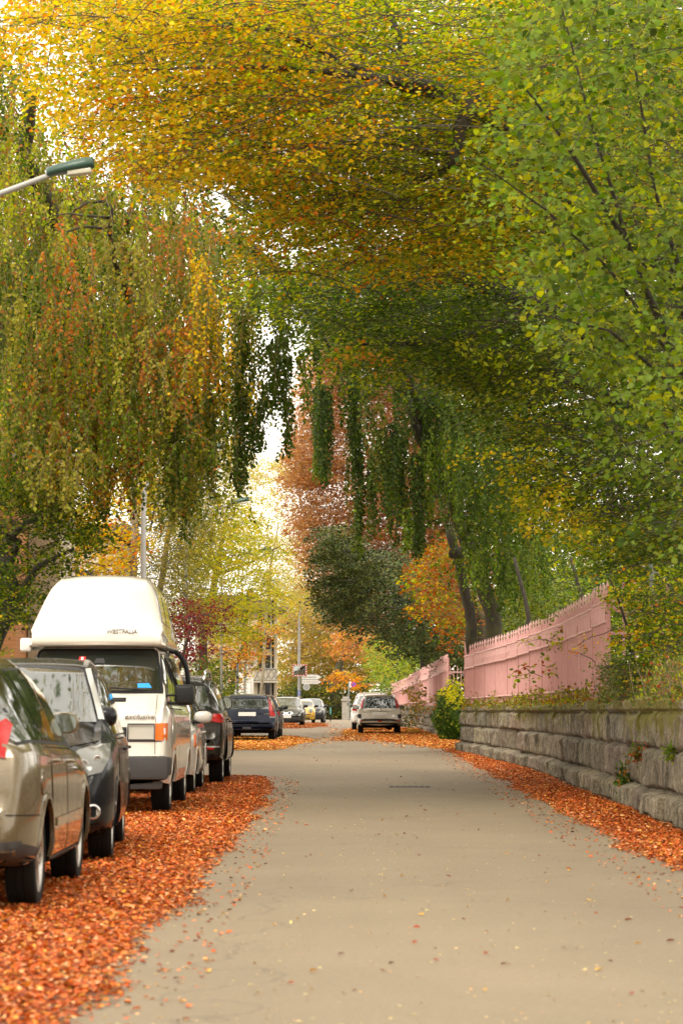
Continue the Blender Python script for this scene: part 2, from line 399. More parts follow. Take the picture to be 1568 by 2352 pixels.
# raised garden behind the walls
def garden(name, y0, y1, h):
    Ys = list(np.linspace(y0, y1, 12))
    strip(name, Ys, lambda y: WALLX(y)+.40, lambda y: 60, lambda y: gz(y)+h(y)-.06, M['soil'])
garden('garden_ground', 5, 69.2, H1); garden('garden_ground', 89, 190, H2); 
# stone gate pillar between the walls
bm = bmesh.new(); bx(bm, (3.72, 86.9, .55), (.5, .5, 1.2), bev=.03); bx(bm, (3.72, 86.9, 1.22), (.6, .6, .14), bev=.02)
tag(from_bm('gate_pillar', bm, M['kerb'], smooth=True, sharp=40), 'squat stone gate pillar smothered by dark ivy between the two walls', 'pillar')

# ---------------------------------------------------------------- pink fence
def pinkmat():
    m, nt, p = newmat('pink_paint'); v = objc(nt, (1, 1, .35))
    c = ramp(nt, noise(nt, 2.0, 6, .6, v), [(.3, (.52, .245, .235)), (.7, (.66, .34, .325))])
    c = mixc(nt, ramp(nt, noise(nt, 9, 6, .8, v), [(.62, (0, 0, 0)), (.8, (.6,)*3)]), c, (.36, .17, .13))
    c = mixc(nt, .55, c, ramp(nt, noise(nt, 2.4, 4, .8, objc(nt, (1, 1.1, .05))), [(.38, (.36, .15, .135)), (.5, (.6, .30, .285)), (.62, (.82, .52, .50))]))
    nt.links.new(c, p.inputs['Base Color']); p.inputs['Roughness'].default_value = .55; return m
M['pink'] = pinkmat()
def pinklit():  # paler pink stands in for light caught by bars, rails and trim
    m, nt, p = newmat('pink_lit_edges'); nt.links.new(ramp(nt, noise(nt, 7, 5, .6, objc(nt)), [(.3, (.64, .35, .33)), (.7, (.76, .46, .43))]), p.inputs['Base Color']); p.inputs['Roughness'].default_value = .5; return m
M['pink_lit'] = pinklit()
def fence(name, label, y0, y1, hfun, topf, off, bays, seed, openb=()):
    root = empty(name, (0, 0, 0), 0, label, 'fence', 'pink painted metal fences on the walls')
    rg = random.Random(seed)
    X = lambda y: float(WALLX(y))+off(y)
    ys = np.linspace(y0, y1, bays+1)
    for b in range(bays):
        a, c = ys[b], ys[b+1]; L = c-a; tilt = rg.uniform(-.012, .012); dz = rg.uniform(-.015, .015)
        z0 = lambda y: gz(y)+float(hfun(y))+.03; hh = float(topf((a+c)/2))+dz
        if b not in openb:
            # corrugated sheet
            bm = bmesh.new(); n = int(L/.0275); rows = [.05, hh*.3, hh*.6, hh]
            g = []
            for i in range(n+1):
                y = a+.03+(L-.06)*i/n; am = (0, .024, .030, .008)[i % 4]
                g.append([bm.verts.new((X(y)-am+tilt*z/hh*2, y, z0(y)+z+.008*math.sin(i*.05))) for z in rows])
            for i in range(n):
                for k in range(3): bm.faces.new((g[i][k], g[i+1][k], g[i+1][k+1], g[i][k+1]))
            g2 = bmesh.ops.extrude_face_region(bm, geom=bm.faces[:])
            for v in g2['geom']:
                if isinstance(v, bmesh.types.BMVert): v.co.x += .003
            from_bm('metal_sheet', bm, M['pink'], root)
        # pickets with spikes
        bm = bmesh.new(); k = 0; y = a+.11
        while y < c-.05:
            big = (k % 3 == 0); ht = hh+(.05 if big else -.06); x = X(y)-.034
            bx(bm, (x-.004, y, z0(y)+(ht-.02)/2+.03), (.03, .022, ht-.02))
            if big:
                t = bmesh.ops.create_cone(bm, cap_ends=True, segments=4, radius1=.026, radius2=0, depth=.09, matrix=Matrix.Translation((x, y, z0(y)+ht+.055)))
            y += .19 if b not in openb else .3; k += 1
        from_bm('pickets', bm, M['pink_lit'], root)
        # rails
        for zr, tk in ((.17, .03), (hh-.44, .034), (hh-.14, .034)):
            bm = bmesh.new(); pts = [(X(y)-.052, y, z0(y)+zr+rg.uniform(-.006, .006)) for y in np.linspace(a, c, 7)]
            tube(bm, pts, tk*.6, 6); from_bm('rail', bm, M['pink_lit'], root)
        # ornament of small arches between the top rails
        bm = bmesh.new(); y = a+.10; z1 = hh-.42
        while y < c-.12:
            pts = [(X(y)-.06, y+.0575+.05*math.cos(t), z0(y)+z1+.12+.13*math.sin(t) if t > 0 else z0(y)+z1) for t in np.linspace(math.pi, 0, 7)]
            tube(bm, pts, .010, 4, cap=False); y += .115 if b not in openb else .3
        from_bm('arch_trim', bm, M['pink_lit'], root)
        bm = bmesh.new(); bx(bm, (X(a)-.03, a, z0(a)+(hh+.02)/2-.1), (.05, .05, hh+.22)); from_bm('post', bm, M['pink'], root)
    bm = bmesh.new(); bx(bm, (X(y1)-.03, y1, z0(y1)+.8), (.06, .06, hh+.25)); from_bm('post', bm, M['pink'], root)
    return root
f1 = fence('pink_fence', 'long near pink metal fence with spikes above the mossy stone wall', 38.2, 69.0, H1, pw([(38, 1.53), (69, 1.37)]), pw([(38, .16), (69, .10)]), 12, 1)
fence('pink_fence', 'farther stepped pink fence with one open bay above the low wall', 94, 166, H2, pw([(94, 1.72), (140, 1.38), (165, 1.25)]), pw([(94, .14), (165, .14)]), 11, 2, openb=(2,))
# return railing at the near end
bm = bmesh.new(); zt = 1.27
for x in (3.98, 4.14, 4.6): bx(bm, (x, 38.15, zt+.85), (.035, .035, 1.7))
from_bm('pickets', bm, M['pink'], f1)
for z in (1.43, .98, .2):
    bm = bmesh.new(); bx(bm, (4.2, 38.12, zt+z), (.85, .03, .045)); from_bm('rail', bm, M['pink'], f1)
bm = bmesh.new(); tube(bm, [(3.82+.2*t, 38.1, zt+1.36-.12*math.sin(t*1.57)) for t in np.linspace(0, 1.8, 9)], .022, 6)
tube(bm, [(3.90+.12*math.cos(t), 38.1, zt+1.2+.16*math.sin(t)) for t in np.linspace(-1.6, 1.6, 10)], .016, 6)
from_bm('scroll', bm, M['pink'], f1)
# open pink gate leaf across the gap
g = empty('pink_gate', (0, 0, 0), 0, 'pink barred gate leaf with scrolls standing open behind the ivy', 'gate')
bm = bmesh.new()
for k in range(8): bx(bm, (3.42+k*.115, 88.0, 1.25), (.022, .022, 2.3 if k % 2 else 2.22))
from_bm('bars', bm, M['pink'], g)
for z in (2.2, 1.82, .35): 
    bm = bmesh.new(); bx(bm, (3.82, 87.97, z), (.9, .03, .05)); from_bm('rail', bm, M['pink'], g)
bm = bmesh.new()
for cx in (3.55, 3.98):
    tube(bm, [(cx+.1*math.cos(t), 87.94, 2.01+.15*math.sin(t)) for t in np.linspace(0, 6.28, 14)], .013, 5)
from_bm('scroll', bm, M['pink'], g)
bm = bmesh.new(); bx(bm, (4.03, 87.9, 1.2), (.07, .07, 2.5)); from_bm('post', bm, M['black_plastic'], g)

# grey fence post with brace near the shrub
M['galv'] = simple('galvanised_steel', (.20, .215, .21), .55, .2, var=.12, scale=14)
gp = empty('steel_post', (4.18, 36.4, 0), 0, 'grey steel fence post with a slanting brace rising behind the shrub', 'post')
bm = bmesh.new(); tube(bm, [(0, 0, 1.2), (0, 0, 3.10)], .035, 12); from_bm('pole', bm, M['galv'], gp, smooth=True, sharp=50)
bm = bmesh.new(); tube(bm, [(0, 0, 3.10), (0, 0, 3.14)], .036, 12); from_bm('cap', bm, M['galv'], gp, smooth=True, sharp=50)
bm = bmesh.new(); tube(bm, [(.02, 0, 3.03), (.14, .1, 3.0), (.55, .35, 2.5)], .02, 8); from_bm('brace', bm, M['galv'], gp)

# ---------------------------------------------------------------- lamps and signs
M['lamp_pole'] = simple('lamp_pole_paint', (.36, .36, .345), .5, .1, var=.1, scale=5)
M['green_housing'] = simple('green_housing', (.028, .075, .055), .45, .0, coat=.2)
M['lamp_lens'] = simple('lamp_lens', (.55, .53, .42), .25, var=.1)
def street_lamp(label, Y, hx, hy, polex, hd=.52, tk=1.0):
    root = empty('street_lamp', (polex, Y, gz(Y)), 0, label, 'street lamp', 'street lamps along the left kerb')
    H = at(hx, hy, Y); zh = H.z-gz(Y); dx = H.x-polex
    bm = bmesh.new(); tube(bm, [(0, 0, 0), (0, 0, 2), (0, 0, zh-1.25)], [.075*tk, .065*tk, .055*tk], 14); from_bm('pole', bm, M['lamp_pole'], root, smooth=True, sharp=60)
    bm = bmesh.new()
    pts = [(0, 0, zh-1.25), (.02, 0, zh-.95), (.12, 0, zh-.68), (.3, 0, zh-.5), (dx*.5, 0, zh-.27), (dx-hd*.45, 0, zh-.08)]
    tube(bm, pts, [.055*tk, .05*tk, .042*tk, .036*tk, .032*tk, .03*tk], 10); from_bm('arm', bm, M['lamp_pole'], root, smooth=True, sharp=60)
    # luminaire: flattened housing tapering to the arm
    bm = bmesh.new(); prof = [(-.5, .035, .0), (-.46, .06, .01), (-.25, .085, .02), (.0, .095, .03), (.3, .095, .035), (.45, .08, .02), (.5, .05, .0)]
    rings = []
    for t, hw, hh in prof:
        ring = []
        for k in range(14):
            a = 2*math.pi*k/14; y = math.cos(a)*hw*1.05; z = math.sin(a); z = z*(.05+hh) if z > 0 else z*(.045+hh*.4)
            ring.append(bm.verts.new((dx+t*hd*2*.5*1.0, y, zh+z+t*.10+.0)))
        rings.append(ring)
    for p, q in zip(rings, rings[1:]):
        for k in range(14): bm.faces.new((p[k], p[(k+1) % 14], q[(k+1) % 14], q[k]))
    bm.faces.new(rings[0][::-1]); bm.faces.new(rings[-1])
    hs = from_bm('lamp_housing', bm, M['green_housing'], root, smooth=True, sharp=45)
    bm = bmesh.new(); bx(bm, (dx+.10, 0, zh-.045), (.25, .14, .05), rot=Matrix.Rotation(-.12, 4, 'Y'), bev=.012)
    from_bm('lens', bm, M['lamp_lens'], hs)
    bm = bmesh.new(); tube(bm, [(dx-.5*hd, 0, zh-.065), (dx-.38*hd, 0, zh-.03)], .042, 10); from_bm('collar', bm, M['satin'], root)
    return root
street_lamp('nearest street lamp, green head on a long arm at the upper left edge', 28, 162, 386, -4.3, hd=.5)
street_lamp('street lamp whose pale pole rises right behind the white camper van roof', 57.5, 490, 1029, -4.22, hd=.5)
street_lamp('street lamp whose green head hangs beside the tips of the weeping beech', 73, 551, 1151, -4.2, hd=.5, tk=.8)
street_lamp('street lamp small and dark against the bright sky gap, behind yellow maples', 97, 608, 1262, -4.3, hd=.45, tk=.62)
# signpost lamp at the far junction
Yp = 152; xp = (687-784)/6200*Yp; g0 = gz(Yp)
root = empty('street_lamp', (xp, Yp, g0), 0, 'far slim street lamp with traffic mirror and arrow signs on its pole', 'street lamp', 'street lamps along the left kerb')
bm = bmesh.new(); ztop = CAMH+(1606-1385)*Yp/6200-g0
tube(bm, [(0, 0, 0), (0, 0, 3.2), (0, 0, ztop-1.0), (.03, 0, ztop-.6), (.12, 0, ztop-.25), (.28, 0, ztop), (.6, 0, ztop+.22)], [.11, .08, .055, .05, .045, .04, .035], 12)
from_bm('pole', bm, M['lamp_pole'], root, smooth=True, sharp=60)
bm = bmesh.new(); bx(bm, (.85, 0, ztop+.27), (.5, .2, .09), bev=.03); from_bm('lamp_housing', bm, M['green_housing'], root)
sc_ = Yp/6200
def pz(y): return CAMH+(1606-y)*sc_-g0
M['sign_white'] = simple('sign_white', (.75, .74, .7), .4, var=.05)
M['sign_grey'] = simple('sign_grey', (.32, .33, .33), .5)
M['red'] = simple('sign_red', (.55, .03, .03), .4); M['blue'] = simple('sign_blue', (.04, .09, .38), .4); M['ink'] = simple('sign_ink', (.02, .02, .02), .5)
mr = empty('traffic_mirror', (xp+.03, Yp-.14, g0+pz(1540)), 0, 'rectangular road mirror with red and white border on the lamp pole', 'mirror')
bm = bmesh.new(); bx(bm, (0, .03, 0), (.80, .05, .66), bev=.01); from_bm('backing', bm, M['sign_white'], mr)
bm = bmesh.new(); n = 13; gr = []
for i in range(n):
    gr.append([bm.verts.new(((i/(n-1)-.5)*.66, .0-.05*(1-((i/(n-1)-.5)*2)**2)*(1-((k/(n-1)-.5)*2)**2), (k/(n-1)-.5)*.52)) for k in range(n)])
for i in range(n-1):
    for k in range(n-1): bm.faces.new((gr[i][k], gr[i+1][k], gr[i+1][k+1], gr[i][k+1]))
from_bm('mirror_glass', bm, M['mirror'], mr, smooth=True)
bm = bmesh.new()
for k in range(5):
    for s in (-1, 1):
        bx(bm, (s*.365, -.001, -.27+k*.135), (.066, .01, .07))
        bx(bm, (-.30+k*.15, -.001, s*.298), (.075, .01, .062))
from_bm('red_blocks', bm, M['red'], mr)
for (y, s, hgt, dot, lab) in ((1555.5, 'Sprachheilschule', .30, False, 'upper white arrow sign pointing right on the far lamp pole'),
                    (1566.5, 'Institut auf dem Rosenberg', .26, True, 'lower white arrow sign with a red dot pointing right')):
    sg = empty('direction_sign', (xp+.14, Yp-.12, g0+pz(y)), 0, lab, 'sign', 'arrow signs on the far lamp pole')
    Lw = 1.12; h = hgt/2
    Mx = Matrix.Rotation(math.pi/2, 4, 'X')
    bm = bmesh.new(); prism(bm, [(0, -h), (Lw-.22, -h), (Lw+.02, 0), (Lw-.22, h), (0, h)], -.012, .012, Mx)
    from_bm('frame', bm, M['sign_grey'], sg)
    bm = bmesh.new(); k = .028; prism(bm, [(k, -h+k), (Lw-.23, -h+k), (Lw-.02, 0), (Lw-.23, h-k), (k, h-k)], .006, .016, Mx)
    bd = from_bm('board', bm, M['sign_white'], sg)
    bm = bmesh.new(); bx(bm, (-.04, .01, h*.5), (.12, .02, .03)); bx(bm, (-.04, .01, -h*.5), (.12, .02, .03)); from_bm('bracket', bm, M['galv'], sg)
    text_mesh('lettering', s, .16 if not dot else .10, M['ink'], sg, (.45, -.018, 0), (math.pi/2, 0, 0), .001, sx=.70)
    if dot:
        bm = bmesh.new(); prism(bm, [(.90+.035*math.cos(t), .035*math.sin(t)) for t in np.linspace(0, 6.28, 14)[:-1]], .016, .019, Mx); from_bm('red_dot', bm, M['red'], sg)
rs = empty('round_sign', (xp+.42, Yp-.12, g0+pz(1578)), 0, 'round grey traffic sign seen from behind below the arrow signs', 'sign')
bm = bmesh.new(); lathe(bm, [(0, -.01), (.18, -.01), (.185, 0), (.18, .01), (0, .01)], 28, Matrix.Rotation(math.pi/2, 4, 'Z')); from_bm('disc', bm, M['sign_grey'], rs, smooth=True, sharp=40)
bm = bmesh.new(); 
for k in range(28):
    a, b = 2*math.pi*k/28, 2*math.pi*(k+1)/28
    bm.faces.new([bm.verts.new((r*math.cos(t), -.014, r*math.sin(t))) for r, t in ((.165, a), (.19, a), (.19, b), (.165, b))])
from_bm('rim', bm, M['sign_white'], rs)
bm = bmesh.new(); bx(bm, (-.28, .02, 0), (.24, .02, .03)); from_bm('bracket', bm, M['galv'], rs)
bm = bmesh.new(); bx(bm, (-.05, -.02, -.06), (.05, .01, .03)); bx(bm, (-.05, -.02, -.1), (.06, .01, .04)); from_bm('sticker', bm, simple('pale_blue', (.25, .5, .6), .5), rs)
bm = bmesh.new(); tube(bm, [(0, 0, pz(1598)), (0, 0, pz(1586))], .096, 12); from_bm('blue_sticker', bm, M['blue'], root)
for k in range(4):
    bm = bmesh.new(); bx(bm, (0, -.097, pz(1588+k*2.8)), (.09, .006, .022)); from_bm('sticker_line', bm, M['sign_white'], root)
# no-parking sign
Yn = 196; gn = gz(Yn); sn = Yn/6200; xn = (800.7-784)*sn
pr = empty('no_parking_sign', (xn, Yn, gn), 0, 'round red and blue no stopping sign on a thin grey post by the hedge', 'sign')
bm = bmesh.new(); tube(bm, [(0, 0, 0), (0, 0, CAMH+(1606-1566)*sn-gn)], .045, 10); from_bm('post', bm, M['galv'], pr)
zs = CAMH+(1606-1572.3)*sn-gn; xs_ = (811.7-800.7)*sn
def disc(bm, r, y, n=28, cx=0, cz=0, r0=0):
    for k in range(n):
        a, b = 2*math.pi*k/n, 2*math.pi*(k+1)/n
        pts = [(r0, a), (r, a), (r, b), (r0, b)] if r0 else [(0, a), (r, a), (r, b)]
        bm.faces.new([bm.verts.new((cx+q*math.cos(t), y, cz+q*math.sin(t))) for q, t in pts])
bm = bmesh.new(); lathe(bm, [(0, -.012), (.205, -.012), (.205, .012), (0, .012)], 28, Matrix.Translation((xs_, -.06, zs)) @ Matrix.Rotation(math.pi/2, 4, 'Z')); dd = from_bm('sign_disc', bm, M['sign_grey'], pr, smooth=True, sharp=40)
bm = bmesh.new(); disc(bm, .20, -.076, cx=xs_, cz=zs, r0=.145); bx(bm, (xs_, -.082, zs), (.32, .004, .045), rot=Matrix.Rotation(R(45), 4, 'Y')); from_bm('red_ring', bm, M['red'], pr)
bm = bmesh.new(); disc(bm, .145, -.075, cx=xs_, cz=zs); from_bm('blue_field', bm, M['blue'], pr)
bm = bmesh.new(); bx(bm, (.12, -.06, zs), (.14, .012, .40)); pl = from_bm('plate', bm, M['sign_white'], pr)
bm = bmesh.new(); bx(bm, (.12, -.07, zs), (.02, .006, .22)); 
for s in (-1, 1): prism(bm, [(.08, s*.09), (.16, s*.09), (.12, s*.15)], .066, .072, Matrix.Translation((0, 0, zs)) @ Matrix.Rotation(math.pi/2, 4, 'X'))
from_bm('arrow', bm, M['ink'], pl)
# thin sign post by the white house, plain post by the hedge
tp = empty('street_post', ((546-784)/6200*109, 109, 0), 0, 'thin bare grey post in front of the low white building', 'post')
bm = bmesh.new(); tube(bm, [(0, 0, 0), (0, 0, 2.75)], .045, 10); from_bm('pole', bm, M['galv'], tp); bm = bmesh.new(); bx(bm, (0, 0, 2.2), (.11, .1, .1)); from_bm('clamp', bm, M['black_plastic'], tp)
# gate pillar and fence in the far hedge
bm = bmesh.new(); hx = (794-784)*.0333; bx(bm, (hx, 208, .45), (.6, .6, 1.5), bev=.03); bx(bm, (hx, 208, 1.25), (.75, .75, .16), bev=.03); bx(bm, (hx, 208, 1.42), (.5, .5, .2), bev=.05)
tag(from_bm('gate_pillar', bm, M['kerb']), 'weathered stone gate pillar standing in the far green hedge', 'pillar')
tb = empty('bicycle', ((757-784)/6200*178+.05, 178, gz(178)), 0, 'turquoise bicycle leaning behind the last parked car, seen end on', 'bicycle')
bm = bmesh.new(); tube(bm, [(0, 0, .5), (0, .1, .98)], .045, 8); from_bm('frame', bm, simple('turquoise', (.12, .5, .45), .4), tb)
for yy in (-.5, .5):
    bm = bmesh.new(); tube(bm, [(0, yy+.32*math.cos(t), .34+.32*math.sin(t)) for t in np.linspace(0, 6.283, 25)], .025, 6, cap=False); from_bm('wheel', bm, M['rubber'], tb)
bm = bmesh.new(); tube(bm, [(-.28, -.35, 1.05), (0, -.4, 1.08), (.28, -.35, 1.05)], .02, 6); tube(bm, [(0, -.4, 1.08), (0, -.45, .5), (0, -.5, .34)], .02, 6); from_bm('handlebar', bm, M['black_plastic'], tb)
bm = bmesh.new(); bx(bm, (0, .1, 1.0), (.14, .24, .06), bev=.02); from_bm('saddle', bm, M['black_plastic'], tb)

# ---------------------------------------------------------------- buildings
def brickmat():
    m, nt, p = newmat('orange_brick'); b = N(nt, 'ShaderNodeTexBrick'); t = N(nt, 'ShaderNodeTexCoord'); mp = N(nt, 'ShaderNodeMapping')
    mp.inputs['Rotation'].default_value = (math.pi/2, 0, 0); nt.links.new(t.outputs['Object'], mp.inputs['Vector'])
    nt.links.new(mp.outputs[0], b.inputs['Vector']); b.inputs['Scale'].default_value = 1
    b.inputs['Brick Width'].default_value = .26; b.inputs['Row Height'].default_value = .075; b.inputs['Mortar Size'].default_value = .007
    b.inputs['Color1'].default_value = (.42, .17, .06, 1); b.inputs['Color2'].default_value = (.55, .24, .085, 1); b.inputs['Mortar'].default_value = (.16, .10, .06, 1)
    nt.links.new(mixc(nt, noise(nt, 1.5, 4), b.outputs['Color'], (.38, .17, .07)), p.inputs['Base Color']); p.inputs['Roughness'].default_value = .9
    return m
M['brick'] = brickmat(); M['render_cream'] = simple('cream_render', (.52, .44, .32), .9, var=.08, scale=1.2); M['render_white'] = simple('white_render', (.75, .73, .68), .9, var=.04, scale=1)
M['trim'] = simple('stone_trim', (.36, .32, .25), .85); M['frame_white'] = simple('frame_white', (.6, .58, .52), .5); M['roof'] = simple('roof_tile', (.12, .085, .06), .85, var=.3, scale=5)
M['winglass'] = glassmat('window_glass', (.03, .035, .035), ior=1.6); M['shutter'] = simple('shutter', (.22, .2, .17), .7)
# brick house at the left edge
Yb = 50.0; hb = empty('brick_house', (-6.9, Yb, 0), 0, 'orange brick house corner with a pale stone band at the left edge', 'house')
def part(name, mat, parent, boxes, bev=0):
    bm = bmesh.new()
    for c, s in boxes: bx(bm, c, s, bev=bev)
    return from_bm(name, bm, mat, parent)
x1 = (38-784)/6200*Yb+6.9
part('wall', M['brick'], hb, [((x1-4, 4.0, 4.5), (8, 8, 9))])
part('stone_band', M['trim'], hb, [((x1-3.98, 3.98, CAMH+(1606-1397)/124+.0), (8.14, 8.1, .14)), ((x1-3.98, 3.98, 5.9), (8.14, 8.1, .2))])
part('base_course', M['trim'], hb, [((x1-3.98, 3.98, .4), (8.1, 8.06, .8))])
part('side_annex', M['render_cream'], hb, [((x1+.32, 3.2, 3.2), (.6, 3, 6.4))])
for (wx, wz) in ((-1.3, 2.2), (-1.3, 4.8), (-3.4, 2.2), (-3.4, 4.8)):
    wf = part('window', M['frame_white'], hb, [((x1+wx, -.02, wz), (1.0, .1, 1.5))]); part('pane', M['winglass'], wf, [((x1+wx, -.06, wz), (.84, .06, 1.34))]); part('mullion', M['frame_white'], wf, [((x1+wx, -.1, wz), (.05, .04, 1.34))])
part('roof', M['roof'], hb, [((x1-4, 4, 9.15), (8.8, 8.8, .3))])
# cream house behind yellow leaves
Yc = 80; hc = empty('cream_house', (-9.3, Yc, 0), 0, 'cream rendered house glimpsed through yellow leaves above the camper van', 'house')
part('wall', M['render_cream'], hc, [((-1.2, 4, 3.1), (7.6, 8, 6.2))])
for wx in (-3.6, -1.6, .4, 1.8):
    for wz in (1.7, 4.5):
        wf = part('window', M['frame_white'], hc, [((wx, -.02, wz), (.9, .1, 1.4))]); part('pane', M['winglass'], wf, [((wx, -.06, wz), (.76, .06, 1.26))])
part('roof', M['roof'], hc, [((-1.2, 4, 6.35), (8.4, 8.8, .3))])
# low white building
Yw = 150; hw = empty('white_building', ((575-784)/6200*Yw, Yw, gz(Yw)), 0, 'low plain white building behind the dark blue estate car', 'building')
part('wall', M['render_white'], hw, [((-2.8, 3, 1.7), (5.6, 6, 3.4))]); part('roof', M['trim'], hw, [((-2.8, 3, 3.5), (5.9, 6.3, .16))])
part('window', M['winglass'], hw, [((-1.2, -.02, 1.5), (.5, .1, .9))])
part('downpipe', M['galv'], hw, [((-.3, -.05, 1.7), (.09, .09, 3.4))])
# apartment house with lattice balconies
Ya = 176; sa = Ya/6200; ha = empty('apartment_house', ((637-784)*sa, Ya, gz(Ya)), R(4), 'cream apartment house with lattice balconies beyond the parked cars', 'house')
za = lambda y: CAMH+(1606-y)*sa-gz(Ya)
part('wall', M['render_cream'], ha, [((-2.6, 4, za(1400)/2), (5.2, 8, za(1400)))])
part('stair_tower', M['render_cream'], ha, [((-1.62, -.18, za(1420)/2), (.62, .5, za(1420)))])
rf = part('roof', M['roof'], ha, [((-2.6, 4, za(1398)), (6.6, 9.6, .25)), ((-2.6, 4, za(1398)+.35), (5.2, 8, .5)), ((-2.6, 4, za(1398)+.7), (3, 6, .4))])
part('chimney', M['brick'], rf, [((-1.75, 2, za(1372)), (.35, .35, 1.2))])
for k, (yt, yb) in enumerate(((1408, 1440), (1455, 1492), (1505, 1540), (1566, 1600))):
    for wx, ww in ((-.62, .34), (-1.1, .26), (-2.15, .34)):
        zc = (za(yt)+za(yb))/2; hh = abs(za(yt)-za(yb))
        wf = part('window', M['frame_white'], ha, [((wx, -.02, zc), (ww+.1, .08, hh+.06))]); part('pane', M['winglass'], wf, [((wx, -.06, zc), (ww, .06, hh))])
for (yt, yb) in ((1446, 1463), (1537, 1566)):
    bl = part('balcony', M['trim'], ha, [((-1.0, -.75, za(yb)), (1.9, 1.5, .14))])
    bm = bmesh.new(); z1, z0_ = za(yt), za(yb)+.1; xa, xb = -1.9, -.1; n = 5
    for i in range(n):
        a = xa+(xb-xa)*i/n; b = xa+(xb-xa)*(i+1)/n
        for (p, q) in (((a, z0_), (b, z1)), ((a, z1), (b, z0_))): tube(bm, [(p[0], -1.5, p[1]), (q[0], -1.5, q[1])], .025, 5)
    for z in (z0_, z1): tube(bm, [(xa, -1.5, z), (xb, -1.5, z)], .035, 5)
    for x in (xa, xb): tube(bm, [(x, -1.5, z0_), (x, -1.5, z1)], .035, 5); tube(bm, [(x, -1.5, z1), (x, 0, z1)], .035, 5)
    from_bm('lattice_railing', bm, M['shutter'], bl)
    part('panel', M['trim'], bl, [((-1.0, -1.46, (z0_+z1)/2), (1.75, .03, (z1-z0_)*.9))])
for dx_ in (-1.98, -.28): part('downpipe', M['seam'], ha, [((dx_, -.08, za(1480)), (.1, .1, za(1400)-.4))])
